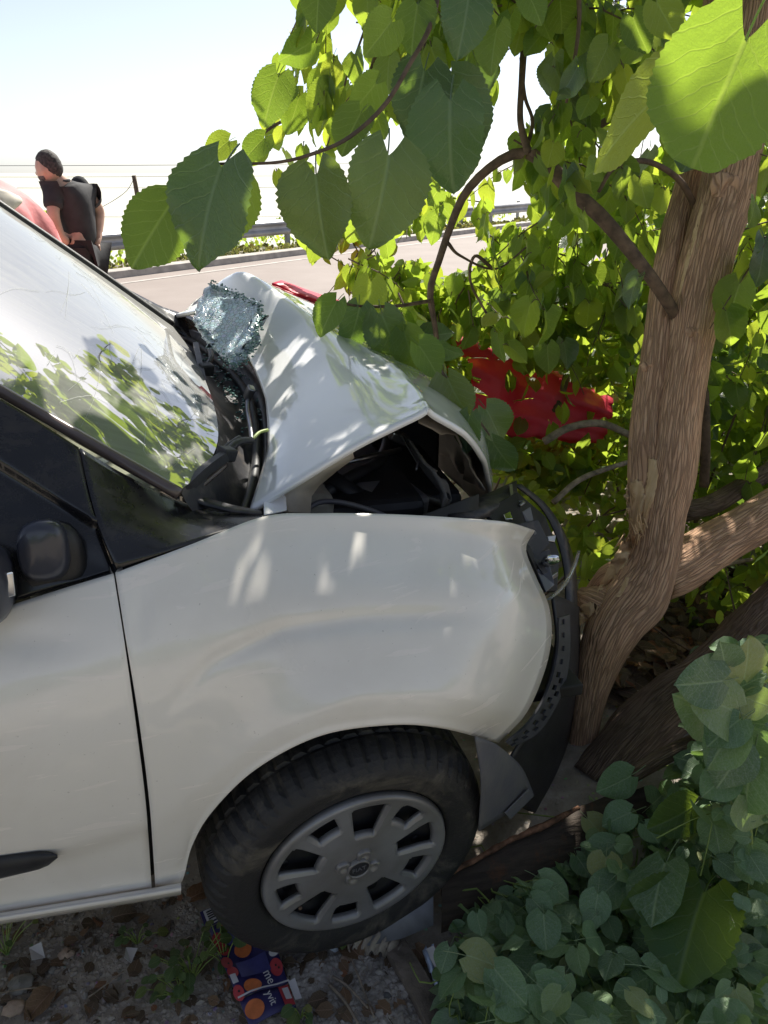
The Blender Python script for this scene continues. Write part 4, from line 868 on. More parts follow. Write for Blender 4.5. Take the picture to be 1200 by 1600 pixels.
# torn wood: jagged slabs lying on the bark
from mathutils.bvhtree import BVHTree
def bvh_of(objs):
    V, Fc, o = [], [], 0
    for ob in objs:
        V += [tuple(np.array(v.co) + offs(ob)) for v in ob.data.vertices]; Fc += [tuple(i + o for i in q.vertices) for q in ob.data.polygons]; o = len(V)
    return BVHTree.FromPolygons(V, Fc)
def jag(name, poly, label=None, seed=0, par=None, lift=.005):
    """a torn strip lying on the wood: poly = left edge and right edge pixel rows, top to bottom"""
    rg = np.random.default_rng(seed); L, Rr = lin([q[:2] for q in poly], 30), lin([q[2:] for q in poly], 30); rows = []; last = None
    for k in range(30):
        w_ = Rr[k, 0] - L[k, 0]; l = L[k, 0] - w_ * .16 * rg.random(); r_ = Rr[k, 0] + w_ * .16 * rg.random(); row = []
        for q in np.linspace(0, 1, 9):
            x = l + (r_ - l) * q; y = L[k, 1] + (Rr[k, 1] - L[k, 1]) * q + (rg.normal() * 6 if k in (0, 29) else 0); d = ray(x, y); d /= np.linalg.norm(d); h = BVHT.ray_cast(V3(CAMP), V3(d))
            dist = h[3] if h[0] is not None and h[3] < 3.2 else (last or 2.2); last = dist
            row.append(CAMP + d * (dist - lift * (1 if 0 < q < 1 and 0 < k < 29 else -.6) + .004 * mnoise.noise(Vector((x * .3, y * .03, seed)))))
        rows.append(row)
    return gridmesh(name, np.array(rows), MT['bare_wood'], par or tree, 0, label=label)
BVHT = bvh_of([q for q in tree.children if q.name.split('.')[0] in ('trunk', 'stem', 'split_limb', 'broken_limb', 'limb')])
jag('torn_wood', [(1014, 712, 1026, 716), (1012, 745, 1028, 745), (1008, 775, 1024, 772), (1004, 800, 1014, 800), (1003, 828, 1008, 828)], 'pale torn wood patch on the trunk', 1)
jag('torn_wood', [(984, 752, 1002, 748), (978, 772, 1008, 775), (982, 800, 1004, 800), (992, 832, 1002, 832)], 'splintered wood stub on the trunk', 5, lift=.012)
jag('torn_wood', [(974, 842, 984, 838), (966, 862, 985, 862), (952, 885, 978, 880), (938, 912, 960, 900), (932, 926, 940, 924)], 'pale split face of the torn limb', 2)
jag('torn_wood', [(908, 945, 934, 942), (906, 958, 930, 954), (904, 978, 910, 976)], 'pale broken end of the stub', 3)
jag('torn_wood', [(1096, 318, 1100, 318), (1078, 380, 1086, 380), (1066, 430, 1071, 430), (1060, 462, 1063, 462)], 'long pale bark scar', 4, lift=.002)
jag('torn_wood', [(978, 902, 984, 900), (970, 918, 980, 916), (962, 934, 968, 934)], 'small pale scar at the fork', 6)
spl = []
rg = np.random.default_rng(2)
for k in range(60):
    x_, y_ = [(992, 790), (985, 842), (1008, 822)][k % 3]; d = ray(x_, y_); h = BVHT.ray_cast(V3(CAMP), V3(d / np.linalg.norm(d))); c = (np.array(h[0]) if h[0] is not None else aY(x_, y_, 1.76)) + rg.normal(size=3) * [.014, .003, .022]; d = np.array([-.2, -.12, .8]) * rg.choice([-1, 1]) + rg.normal(size=3) * .35
    spl.append((np.array([c, c + d * .02, c + d * .045]), .0035, .0008))
v, f = tubes_geo(spl, 4); mesh('splinters', v, f, MT['bare_wood'], tree)['kind'] = 'stuff'
# knots
for (x, y, Y, r_) in ((1138, 295, 1.965, .026), (1014, 575, 1.93, .010), (1086, 522, 1.875, .012)):
    th = np.linspace(0, 2 * np.pi, 18, endpoint=False); d_ = ray(x, y); d_ /= np.linalg.norm(d_); h = BVHT.ray_cast(V3(CAMP), V3(d_)); c = np.array(h[0]) if h[0] is not None else aY(x, y, Y); Q = []
    for q, dd in ((1.7, .012), (1.2, -.002), (.85, -.005), (.5, .001), (.15, .003)):
        Q.append(c + (RGT[None] * np.cos(th)[:, None] + np.array([0, 0, 1.])[None] * np.sin(th)[:, None]) * r_ * q * (1 + .12 * np.sin(th * 3 + q * 4))[:, None] + np.array([0, dd, 0]))
    mesh('knot', np.array(Q).reshape(-1, 3), gridfaces(5, 18, True), MT['bark'], tree, uv=np.array(Q).reshape(-1, 3)[:, [0, 2]])
# branches
BRN = [
 [(1066, 512, 18, 2.0), (1050, 484, 20, 1.95), (1010, 425, 20, 1.94), (945, 345, 22, 1.98), (890, 295, 22, 2.02), (850, 255, 18, 2.06), (815, 238, 15, 2.1), (770, 258, 13, 2.14), (728, 300, 12, 2.18), (705, 350, 11, 2.2), (685, 410, 10, 2.22), (672, 455, 10, 2.24), (680, 510, 8, 2.26), (684, 552, 7, 2.26)],
 [(890, 295, 16, 2.02), (868, 262, 12, 2.04), (830, 236, 11, 2.05)],
 [(826, 240, 12, 2.06), (813, 190, 9, 2.08), (815, 130, 9, 2.1), (820, 60, 10, 2.14), (835, -60, 12, 2.2)],
 [(822, 236, 7, 2.06), (832, 190, 5, 2.1), (820, 150, 5, 2.12), (814, 90, 5, 2.16)],
 [(1090, 330, 10, 2.1), (1060, 280, 9, 2.05), (1010, 252, 8, 2.02), (960, 262, 7, 2.0), (935, 300, 5, 2.0)],
 [(1100, 760, 18, 2.4), (1102, 690, 18, 2.42), (1100, 600, 16, 2.45), (1095, 500, 14, 2.5)],
 [(905, 240, 12, 2.5), (925, 205, 12, 2.45), (965, 180, 10, 2.42), (1000, 165, 9, 2.4), (1060, 120, 9, 2.3)],
 [(690, -60, 9, 1.42), (676, 30, 7, 1.36), (640, 100, 6, 1.3), (600, 165, 6, 1.26), (545, 215, 5.5, 1.22), (490, 240, 5, 1.19), (430, 254, 4, 1.17), (335, 256, 3.5, 1.15)],
 [(770, 420, 6, 2.3), (742, 400, 5, 2.28), (735, 440, 4, 2.3), (760, 490, 3.5, 2.33)],
 [(700, 380, 6, 2.2), (720, 400, 4, 2.25), (775, 420, 3, 2.3), (830, 380, 3, 2.3)],
 [(560, -40, 8, 2.6), (590, 40, 7, 2.5), (575, 120, 6, 2.45), (520, 170, 5, 2.4), (440, 190, 4, 2.4), (380, 235, 3, 2.4)],
 [(900, -60, 8, 1.9), (905, 30, 6, 1.85), (895, 110, 5, 1.85), (885, 160, 4, 1.9)],
]
for k, b in enumerate(BRN): limb('branch', b, 'twig', n=9, seg=40, rough=.08, ridges=0)

# --- hand-set big leaves near the lens: (px, py of the stalk end, px, py of the tip, Y, tilt about the leaf axis, sideways lean, width)
HM = leaf_meshes('leaf', MT['leaf_big'], 5, nr=34, nc=8, serr=.028, fold=.22, curl=.36, wid=.47, tipp=.74, wave=.022, petiole=.32, lobe=.24)
HO = leaf_meshes('leaf', MT['leaf_shaded'], 4, nr=34, nc=8, serr=.03, fold=.34, curl=.5, wid=.48, tipp=.74, wave=.055, petiole=.32, lobe=.24)
HM2 = leaf_meshes('leaf', MT['leaf_big'], 2, nr=34, nc=8, serr=.02, fold=.9, curl=.3, wid=.42, tipp=.62, wave=.03, petiole=.3, lobe=.2)
HERO = [
 (492, 248, 505, 405, 1.18, .25, 0), (610, 215, 585, 390, 1.20, -.25, 1), (705, 130, 700, 300, 1.30, .3, 2), (668, 90, 640, 215, 1.45, .1, 3), (618, 25, 575, 85, 1.35, -.2, 0),
 (655, -5, 640, 80, 1.38, .3, 1), (735, -25, 720, 85, 1.28, -.2, 2), (500, -30, 493, 45, 1.5, .2, 3), (570, 165, 530, 235, 1.32, .5, 4), (360, 235, 290, 415, 1.12, .6, 5),
 (278, 302, 196, 426, 1.20, .2, 1), (380, 262, 335, 400, 1.22, -.5, 2), (690, 110, 760, 250, 1.5, -.4, 4), (595, 120, 545, 190, 1.55, -.4, 3),
 (440, 105, 405, 200, 2.1, .4, 3), (495, 60, 437, 100, 2.1, -.3, 4), (365, 215, 318, 250, 2.2, .3, 0), (460, 130, 405, 165, 2.2, .6, 1), (470, 140, 450, 215, 2.25, -.3, 2), (420, 210, 375, 250, 2.2, .5, 3), (530, 130, 480, 190, 2.0, .2, 4),
 (850, 50, 820, 85, 2.0, .1, 0), (870, 80, 850, 150, 1.8, .8, 1), (955, 60, 925, 130, 1.75, -.3, 2), (985, 15, 1010, 90, 1.7, .4, 3), (800, 15, 790, 70, 1.7, .5, 4), (905, 95, 880, 160, 1.75, -.9, 0), (925, 150, 905, 185, 1.8, .3, 1),
 (820, -20, 850, 40, 1.5, -.3, 2), (780, 30, 760, 120, 1.65, .5, 0), (740, 80, 760, 160, 1.75, -.5, 3), (1020, -10, 1060, 70, 1.55, .3, 1), (610, 80, 600, 150, 1.7, .6, 2)]
def facing(p0, p1, tilt):
    t = p1 - p0; t /= np.linalg.norm(t); vd = CAMP - (p0 + p1) / 2; vd /= np.linalg.norm(vd); n = vd - t * (vd @ t); n /= np.linalg.norm(n); b = np.cross(t, n)
    return t, n * math.cos(tilt) + b * math.sin(tilt)
nobj = 0
for (x0, y0, x1, y1, Y, tl, k) in HERO:
    p0, p1 = aY(x0, y0, Y), aY(x1, y1, Y - .03); p0 = p0 + (p1 - p0) * .16; t, n = facing(p0, p1, tl); L = np.linalg.norm(p1 - p0) * (.98 if nobj < 10 else .9)
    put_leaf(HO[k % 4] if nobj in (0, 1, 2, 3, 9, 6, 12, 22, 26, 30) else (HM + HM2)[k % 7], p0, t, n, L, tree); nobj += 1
for k, (x0, y0, x1, y1, Y, tl) in enumerate(((526, 472, 497, 520, 1.95, .5), (560, 482, 548, 545, 2.05, -.4), (598, 492, 622, 560, 2.0, .3), (655, 540, 690, 588, 1.8, -.5), (700, 592, 728, 655, 1.7, .3), (735, 650, 722, 705, 1.62, .6), (632, 520, 650, 580, 1.95, .2), (760, 640, 790, 690, 1.75, -.3), (770, 690, 800, 740, 1.7, .4), (580, 440, 575, 500, 2.2, -.3), (690, 540, 720, 560, 1.9, .8))):
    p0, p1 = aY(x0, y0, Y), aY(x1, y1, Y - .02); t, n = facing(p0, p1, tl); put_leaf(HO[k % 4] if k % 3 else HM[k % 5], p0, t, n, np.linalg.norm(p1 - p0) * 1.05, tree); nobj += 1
limb('branch', [(672, 470, 6, 2.2), (620, 478, 5, 2.1), (560, 478, 4, 2.05), (522, 470, 3, 1.98)], 'twig', n=7, seg=20, ridges=0)
limb('branch', [(684, 552, 6, 2.2), (690, 580, 5, 1.9), (722, 620, 4, 1.75), (765, 680, 3, 1.7)], 'twig', n=7, seg=20, ridges=0)
# the leaf hanging right in front of the lens, and its narrow edge-on neighbour
LM = leaf_meshes('leaf', MT['leaf_big'], 1, nr=40, nc=12, serr=.02, fold=.2, curl=.12, wid=.56, tipp=.5, wave=.015, petiole=.5, lobe=.3)
p0, p1 = aY(1165, 62, .70), aY(1078, 262, .74); t, n = facing(p0, p1, .28); put_leaf(LM[0], p0, t, n, np.linalg.norm(p1 - p0) * 1.02, tree)
p0, p1 = aY(1068, 120, .85), aY(905, 250, .95); t, n = facing(p0, p1, 1.05); put_leaf(HM[1], p0, t, n, np.linalg.norm(p1 - p0), tree)
nobj += 2

# --- sprays of leaves on drooping twigs
TW = []; LP, LT, LN, LS = [], [], [], []
TRUNKPOLY = [(880, 1180), (890, 960), (960, 880), (985, 700), (1000, 560), (1030, 420), (1060, 300), (1100, 240), (1150, 120), (1160, -20), (1220, -20), (1220, 120), (1190, 250), (1130, 500), (1100, 700), (1080, 840), (1200, 790), (1200, 860), (1060, 930), (960, 1180)]
HOLES = [[(772, 95), (806, 70), (862, 55), (858, 140), (830, 195), (770, 200)], [(690, 235), (770, 200), (810, 235), (740, 300), (690, 290)], [(630, 375), (745, 355), (740, 420), (690, 440), (625, 400)],
         [(950, 185), (1045, 175), (1035, 235), (975, 245)], [(540, -20), (560, 60), (530, 120), (515, 40)], [(560, 230), (640, 200), (650, 260), (560, 300)], [(770, 300), (830, 290), (830, 350), (760, 360)]]
LEFTSKY = [(-50, -50), (470, -50), (440, 60), (360, 160), (310, 240), (330, 300), (430, 300), (470, 430), (560, 500), (470, 460), (430, 425), (150, 425), (-50, 300)]
ROADGAP = [(150, 380), (470, 380), (505, 440), (560, 470), (480, 478), (380, 430), (260, 480), (150, 440)]
HOODPOLY = [(380, 420), (440, 450), (520, 510), (640, 585), (705, 635), (760, 700), (775, 730), (860, 830), (890, 900), (860, 1300), (0, 1600), (0, 400), (250, 480)]
TARP = [(725, 528), (970, 625), (955, 700), (800, 690), (735, 640)]
def reject(p, Y, rg, soft=.06):
    x, y = proj(p)
    if not (-300 < x < 1500 and -400 < y < 1900): return False
    for h in HOLES:
        if inpoly(x, y, h) and rg.random() > soft: return True
    if inpoly(x, y, LEFTSKY) or inpoly(x, y, ROADGAP): return True
    if inpoly(x, y, HOODPOLY): return True
    if Y < 2.4 and inpoly(x, y, TRUNKPOLY) and rg.random() > .03: return True
    if Y < 3.4 and inpoly(x, y, TARP) and rg.random() > .08: return True
    return False
def sunlane(p, rg, pr):
    k = (p[1] - 2.93) / SD.y; return k > 0 and .95 < p[0] - SD.x * k < 1.9 and .45 < p[2] - SD.z * k < 1.1 and rg.random() < pr
def spray(p, d, L, n, size, rg, hang=.7, face=.55):
    """a twig from p in direction d bending down, leaves on alternating sides"""
    d = np.array(d, float); d /= np.linalg.norm(d); q = np.array(p, float); pts = [q.copy()]; st = L / n; acc = 0
    for k in range(n):
        d = d + np.array([0, 0, -.10]) + rg.normal(size=3) * .10; d /= np.linalg.norm(d); q = q + d * st; pts.append(q.copy())
        side = np.cross(d, [0, 0, 1]); side /= np.linalg.norm(side) + 1e-6; side *= (1 if k % 2 else -1)
        out = side * .55 + d * .35 + rg.normal(size=3) * .25; b = q + out * size * .28; tip = out * .5 + np.array([0, 0, -hang]) + rg.normal(size=3) * .25
        if sunlane(b, rg, .6): continue
        if reject(b + tip * size * .45, b[1], rg) or reject(b, b[1], rg) or reject(b + tip * size, b[1], rg): continue
        nr = np.array([0, 0, .8]) * (1 - hang * .5) + (CAMP - b) / np.linalg.norm(CAMP - b) * rg.choice([1, 1, -.6]) * face + rg.normal(size=3) * .8
        acc += 1; LP.append(b); LT.append(tip); LN.append(nr); LS.append(size * rg.uniform(.6, 1.2))
        TW.append((np.array([q, (q + b) / 2 + [0, 0, .006], b]), .0016, .0012))
    P = np.array(pts)
    xx, yy = proj(P)
    if len(P) > 3 and not (inpoly(xx, yy, LEFTSKY) | inpoly(xx, yy, HOODPOLY)).any() and sum(int(inpoly(xx, yy, h).any()) for h in HOLES) == 0 and acc * 2 >= n: TW.append((P, .0034, .0014))
rg = np.random.default_rng(21)
def zone(n, x0, x1, y0, y1, Y0, Y1, L, nl, size, hang=.75, pw=1.):
    for k in range(n):
        x, y, Y = rg.uniform(x0, x1), rg.uniform(y0, y1), Y0 + (Y1 - Y0) * rg.random() ** pw
        spray(aY(x, y, Y), (rg.normal() * .6, rg.normal() * .6, -.2 + rg.normal() * .3), L * rg.uniform(.6, 1.3), nl, size, rg, hang)
zone(84, 540, 1000, -180, 60, 2.0, 3.0, .45, 9, .074)
zone(60, 760, 1180, -100, 250, 2.0, 3.2, .45, 9, .076)
zone(24, 500, 760, -120, 140, 2.2, 3.4, .4, 8, .08)
zone(34, 560, 900, 240, 380, 2.6, 3.4, .40, 7, .085)
zone(30, 430, 700, 380, 480, 2.7, 3.3, .28, 6, .070)
zone(50, 760, 1020, 280, 480, 2.3, 3.3, .4, 7, .09)
zone(36, 1090, 1260, 150, 620, 2.3, 3.2, .4, 7, .10)
zone(34, 560, 780, 430, 620, 2.35, 2.9, .30, 7, .082)
zone(10, 1180, 1280, 250, 640, 1.7, 2.1, .3, 6, .12)
ncrown = len(LP)
for k in range(58): spray(np.array([rg.uniform(.34, 1.0), rg.uniform(1.5, 2.25), rg.uniform(2.2, 2.7)]), (rg.normal(), rg.normal(), .1), .4, 7, .12, rg, .5)
# crown above the picture: it shades the ground, the nose and the trunk
for k in range(95):
    p = np.array([rg.uniform(.6, 3.4), rg.uniform(1.9, 3.8), rg.uniform(2.55, 3.9)])
    if p[2] < 1.75 + p[1] * .22: p[2] = 1.85 + p[1] * .24
    if p[0] < 1.2 and p[1] > 2.5: continue
    spray(p, (rg.normal(), rg.normal(), .2), .5, 8, .12, rg, .6)
LP, LT, LN, LS = map(np.array, (LP, LT, LN, LS))
px_, py_ = proj(LP); vis = (px_ > -40) & (px_ < 1240) & (py_ > -60) & (py_ < 1640); big = LS / np.linalg.norm(LP - CAMP, axis=1) * vis
pick = np.argsort(-big)[:292 - nobj]
PM = leaf_meshes('leaf', MT['leaf_shaded'], 2, nr=16, nc=6, serr=.03, fold=.3, curl=.4, wid=.46, tipp=.85, wave=.045, petiole=.25, lobe=.22) + leaf_meshes('leaf', MT['leaf'], 3, nr=16, nc=6, serr=.03, fold=.55, curl=.5, wid=.43, tipp=.9, wave=.05, petiole=.25, lobe=.18) + leaf_meshes('leaf', MT['leaf'], 5, nr=16, nc=6, serr=.02, fold=.15, curl=.25, wid=.46, tipp=.85, wave=.03, petiole=.25, lobe=.22)
for i in pick: put_leaf(PM[int(rg.integers(10))], LP[i], LT[i], LN[i], LS[i], tree)
rest = np.setdiff1d(np.arange(len(LP)), pick)
cloud_obj('foliage', MT['leaf'], tree, MD, LP[rest], LT[rest], LN[rest], LS[rest], 3)
v, f = tubes_geo([(P if len(P) else P, a, b) for P, a, b in TW], 4); mesh('twigs', v, f, MT['twig'], tree)['kind'] = 'stuff'
# crown limbs that carry what hangs above the picture
for a, b in ((aY(1215, -260, 2.3), (1.2, 3.0, 3.4)), (aY(1135, -120, 2.44), (1.9, 3.6, 3.3)), (aY(1215, -260, 2.3), (2.6, 2.2, 3.6)), (aY(1215, -260, 2.3), (1.0, 1.2, 3.3))):
    a = np.array(a); b = np.array(b); tube('limb', [a, (a + b) / 2 + [0, 0, .25], b], [.045, .03, .012], MT['bark'], tree, n=8, seg=14)

# ------------------------------------------------------------------ other trunks and wood on the ground
ft = root('fallen_trunk', aZ(1000, 1200, 0), 'thick old grey trunk leaning from the ground up to the right edge behind the creeper', 'trunk')
limb('trunk', [(930, 1230, 120, 1.50), (985, 1165, 122, 1.55), (1045, 1108, 130, 1.6), (1100, 1075, 128, 1.62), (1160, 1028, 140, 1.66), (1230, 960, 150, 1.72), (1400, 800, 150, 1.9)], 'bark_dark', ft, seg=70, ridges=.12)
st = root('dead_log', aY(1000, 1080, 1.9) * [1, 1, 0], 'dark dead log lying in the gap between the two trunks', 'log')
limb('log', [(960, 1030, 44, 1.95), (990, 1060, 48, 1.9), (1030, 1110, 50, 1.82)], 'bark_dark', st, n=16, seg=20)
sb = root('sawn_branch', aZ(1050, 1175, .1), 'short sawn branch lying against the old trunk with a pale cut end', 'log')
limb('branch', [(985, 1212, 34, 1.36), (1040, 1180, 34, 1.38), (1092, 1155, 32, 1.40)], 'bark_dark', sb, n=14, seg=16)
BVHT = bvh_of(list(sb.children)); jag('cut_end', [(1086, 1142, 1096, 1140), (1088, 1156, 1099, 1156), (1090, 1170, 1097, 1168)], None, 9, sb, .012)
tb = root('timber_beam', aZ(800, 1330, .02), 'dark old timber with a rusty splintered edge lying behind the front wheel', 'timber')
def slab(name, top, bot, mat, parent, depth=.10, n=30, amp=.006):
    A, B = cr([aZ(*p) for p in top], n), cr([aZ(*p) for p in bot], n); rows = []
    for q, dz in ((0, -.06), (0, 0), (.33, .004), (.66, .002), (1, 0), (1.02, -.06)):
        W = A * (1 - q) + B * q; W = W + [0, 0, dz]
        for i in range(n): W[i, 2] += amp * mnoise.noise(Vector(W[i]) * 30) + amp * mnoise.noise(Vector(W[i]) * 9)
        rows.append(W)
    return gridmesh(name, np.array(rows), mat, parent)
slab('timber', [(690, 1372, .10), (790, 1318, .12), (900, 1262, .13), (1010, 1228, .14)], [(690, 1440, .03), (800, 1400, .04), (910, 1340, .05), (1020, 1290, .06)], MT['plank'], tb)
MT['rusty'] = M('rusty_edge', (.20, .10, .055), .85, var=.6, vscale=40, bump=.6, bscale=120)
tube('splintered_edge', [aZ(690, 1372, .11), aZ(790, 1317, .13), aZ(850, 1290, .135), aZ(905, 1262, .14)], [.006, .007, .008, .005], MT['rusty'], tb, n=8, seg=40, rough=.5, rscale=60)
for k, (pts, r_, lb) in enumerate((([(745, 1195, 0), (0, 0, 0)], 0, ''),)): pass
# dead branches in the thicket
for pts, w_, lb, m_ in (([(865, 785, 2.3), (905, 750, 2.35), (965, 727, 2.4), (1010, 715, 2.5)], 10, 'thin dead branch rising through the thicket left of the torn trunk', 'grey_twig'),
                  ([(850, 690, 2.6), (890, 668, 2.6), (940, 662, 2.62), (990, 682, 2.6)], 14, 'pale arching dead branch just under the red tarpaulin', 'grey_twig'),
                  ([(1060, 800, 2.3), (1110, 790, 2.35), (1170, 755, 2.4), (1230, 720, 2.5)], 40, 'thick dead branch above the right limb of the mulberry', 'bark_dark'),
                  ([(1120, 885, 2.1), (1170, 875, 2.12), (1230, 870, 2.15)], 9, 'thin grey stick under the right limb of the mulberry', 'grey_twig'),
                  ([(860, 660, 2.9), (882, 600, 2.95), (888, 540, 3.0), (870, 480, 3.0)], 12, 'dark upright stem standing behind the red tarpaulin', 'twig'),
                  ([(800, 530, 2.9), (830, 505, 2.9), (870, 490, 2.9), (905, 470, 2.95)], 12, 'broken reddish branch end above the red tarpaulin', 'twig')):
    rt = root('dead_branch', aY(*pts[0]) * [1, 1, 0], lb, 'branch', 'dead branches in the thicket'); limb('branch', [(x, y, w_ * (1 - .25 * k / len(pts)), Y) for k, (x, y, Y) in enumerate(pts)], m_, rt, n=10, seg=24, rough=.1, ridges=0)

# ------------------------------------------------------------------ thicket behind the tree
rg = np.random.default_rng(33)
def thicket(name, label, n, fn, size, seed, mat='leaf_back', tpl=None, up=.5):
    P = []; Y_ = []
    while len(P) < n:
        p = fn(rg)
        if reject(p, p[1], rg, .1) or sunlane(p, rg, .8): continue
        P.append(p)
    P = np.array(P); m = len(P); nor = rg.normal(size=(m, 3)) * .8 + [0, -.25, up]; tip = rg.normal(size=(m, 3)) * .7 + [0, -.1, -.35]
    o = cloud_obj(name, MT[mat], None, tpl or MD, P, tip, nor, size * rg.uniform(.55, 1.35, m), seed); return tag(o, label)
def v_shrub(rg):
    while True:
        p = np.array([rg.uniform(1.3, 5.5), rg.uniform(2.7, 6.2), rg.uniform(0, 2.5)]); p[2] *= 1 - .16 * (p[1] - 2.7)
        clump = mnoise.noise(Vector(p * 1.5))
        if clump > -.06 and p[0] > .45 * (p[1] - 2.7) + 1.15 + .25 * (p[2] < .6) - .6 * (p[2] < .9): return p
def v_low(rg):
    while True:
        x, y = rg.uniform(.75, 4.2), rg.uniform(1.95, 5.0); h = .25 + .55 * (.5 + .5 * mnoise.noise(Vector((x * 1.6, y * 1.6, 4)))) + .12 * (y - 2)
        z = h * rg.random() ** .6
        if mnoise.noise(Vector((x * 3, y * 3, z * 3))) > -.2: return np.array([x, y, z])
thicket('thicket', 'sunlit thicket of bright green leaves behind the mulberry trunk', 4600, v_shrub, .10, 41)
thicket('thicket', 'darker leaves with shade put into their colour, mixed through the thicket behind the mulberry', 2600, v_shrub, .105, 44, 'leaf_shaded')
thicket('undergrowth', 'dark tangled undergrowth of small round leaves behind the van nose and trunk', 6500, v_low, .062, 42)
def v_hood(rg):
    x, y = rg.uniform(.75, 1.7), rg.uniform(2.75, 3.4); return np.array([x, y, rg.uniform(.3, 1.25)])
thicket('hedge_growth', 'leafy growth pressed against the far side of the bonnet', 1500, v_hood, .07, 43)
tws = []
for k in range(260):
    p = v_low(rg) if k % 2 else v_shrub(rg); b = np.array([p[0] + rg.normal() * .3, p[1] + rg.normal() * .3, 0]); m_ = (p + b) / 2 + rg.normal(size=3) * .08
    if reject(p, 9, rg): continue
    tws.append((cr([b, m_, p], 6), .006 * rg.uniform(.5, 1.4), .002))
v, f = tubes_geo(tws, 5); o = mesh('thicket_stems', v, f, MT['twig']); tag(o, 'tangle of thin brown stems inside the thicket', kind='stuff')
# pale leaf litter lit by the sun between the two trunks
def litter(name, label, n, poly, z0, z1, size, mat, seed, tpl=None):
    rg = np.random.default_rng(seed); P = []; A = np.array(poly)
    while len(P) < n:
        x, y = rg.uniform(A[:, 0].min(), A[:, 0].max()), rg.uniform(A[:, 1].min(), A[:, 1].max())
        if inpoly(x, y, poly): p = aZ(x, y, 0); p[2] = ground_z(p[0], p[1]) + rg.uniform(z0, z1); P.append(p)
    P = np.array(P); nor = rg.normal(size=(n, 3)) * .5 + [0, 0, 1]; tip = rg.normal(size=(n, 3)) * [1, 1, .2]
    return tag(cloud_obj(name, MT[mat], None, tpl or LO, P, tip, nor, size * rg.uniform(.5, 1.4, n), seed), label)
litter('leaf_litter', 'brown dry leaf litter on the ground between the two trunks', 700, [(930, 1150), (960, 1010), (1100, 900), (1200, 880), (1200, 1010), (1040, 1080)], 0, .04, .05, 'leaf_dry', 51)
litter('leaf_litter', 'scattered dry leaf litter on the dirt beside the front wheel', 160, [(0, 1440), (290, 1390), (340, 1480), (620, 1480), (700, 1600), (0, 1600)], .0, .012, .026, 'leaf_dry', 52)

# ------------------------------------------------------------------ creeper on the ground at the right
cp = root('creeper', aZ(950, 1450, 0), 'grey-green creeper of heart-shaped leaves covering the ground at the lower right', 'creeper')
CM = leaf_meshes('leaf', MT['leaf_creep'], 6, nr=9, nc=6, serr=0, fold=.12, curl=.28, wid=.50, tipp=.76, wave=.045, petiole=.55, lobe=.20)
CPOLY = [(688, 1500), (720, 1440), (800, 1395), (870, 1350), (905, 1290), (925, 1240), (1000, 1270), (1050, 1230), (1075, 1170), (1075, 1020), (1220, 990), (1220, 1620), (700, 1620)]
rg = np.random.default_rng(61); n_in = 0; stuff = []; tws = []
def creep_pt(x, y, lift):
    p = aZ(x, y, lift); return p
for k in range(1750):
    while True:
        x, y = rg.uniform(680, 1220), rg.uniform(990, 1620)
        if inpoly(x, y, CPOLY): break
    rise = .04 + .42 * sstep(1000, 1180, x) * sstep(1450, 1150, y) if False else .04 + .40 * float(np.clip((x - 1000) / 180, 0, 1)) * float(np.clip((1480 - y) / 330, 0, 1))
    z = rise + rg.uniform(.0, .10) * (1 if k < 260 else .4) + (.05 if k < 260 else -.01); p = creep_pt(x, y, z)
    vd = CAMP - p; vd /= np.linalg.norm(vd); n = vd * .55 + np.array([0, 0, .6]) + rg.normal(size=3) * .5; t = np.array([rg.normal(), rg.normal() - .3, -.25])
    s = float(np.clip(rg.lognormal(math.log(.048), .34), .024, .09)) * (1.0 if k < 260 else .9)
    if k < 245: put_leaf(CM[k % 6], p, t, n, s, cp)
    else: stuff.append((p, t, n, s))
    if k % 3 == 0: b = p + np.array([rg.normal() * .04, rg.normal() * .04, 0]); b[2] = max(.0, z - .12); tws.append((cr([b, (b + p) / 2 + rg.normal(size=3) * .015, p], 5), .0018, .001))
a_, b_, c_, d_ = (np.array(q) for q in zip(*stuff)); cloud_obj('leaf_cover', MT['leaf_creep'], cp, MD, a_, b_, c_, d_, 7)
for (x0, y0, x1, y1, z, s, tl) in ((1100, 1395, 1050, 1530, .22, 1, .35), (1080, 1262, 1020, 1300, .26, 1, -.5), (985, 1212, 935, 1240, .24, 1, -.4), (960, 1320, 915, 1350, .16, 1, .3), (985, 1270, 940, 1290, .2, 1, .2), (1060, 1400, 975, 1430, .2, 1, -.4),
                               (800, 1430, 750, 1470, .10, 1, .2), (910, 1440, 865, 1475, .1, 1, -.2), (840, 1500, 800, 1560, .1, 1, .2), (1040, 1350, 1010, 1440, .24, 1, .7)):
    p0, p1 = aZ(x0, y0, z), aZ(x1, y1, z - .03); t, n = facing(p0, p1, tl); put_leaf((HM if abs(x0 - x1) > 54 or y1 - y0 > 90 else CM)[2], p0, t, n, np.linalg.norm(p1 - p0) * 1.0, cp)
for k in range(26):
    x, y = rg.uniform(720, 1180), rg.uniform(1330, 1590); p = [creep_pt(x + 40 * q * rg.uniform(.6, 1.3) * (1 if k % 2 else -1), y - 36 * q * rg.uniform(.2, 1.2), .05 + .02 * rg.random()) for q in range(5)]; tws.append((cr(p, 14), .003, .0016))
v, f = tubes_geo(tws, 4); mesh('runners', v, f, MT['petiole'], cp)['kind'] = 'stuff'
sh = root('young_shoot', aZ(1180, 1420, 0), 'young upright shoot with broad drooping leaves at the right edge above the creeper', 'plant')
tube('stem', [aZ(1180, 1420, .1), aY(1172, 1300, 1.02), aY(1160, 1180, 1.04), aY(1150, 1080, 1.06), aY(1152, 1005, 1.08)], [.006, .005, .004, .003, .002], MT['petiole'], sh, n=7, seg=24)
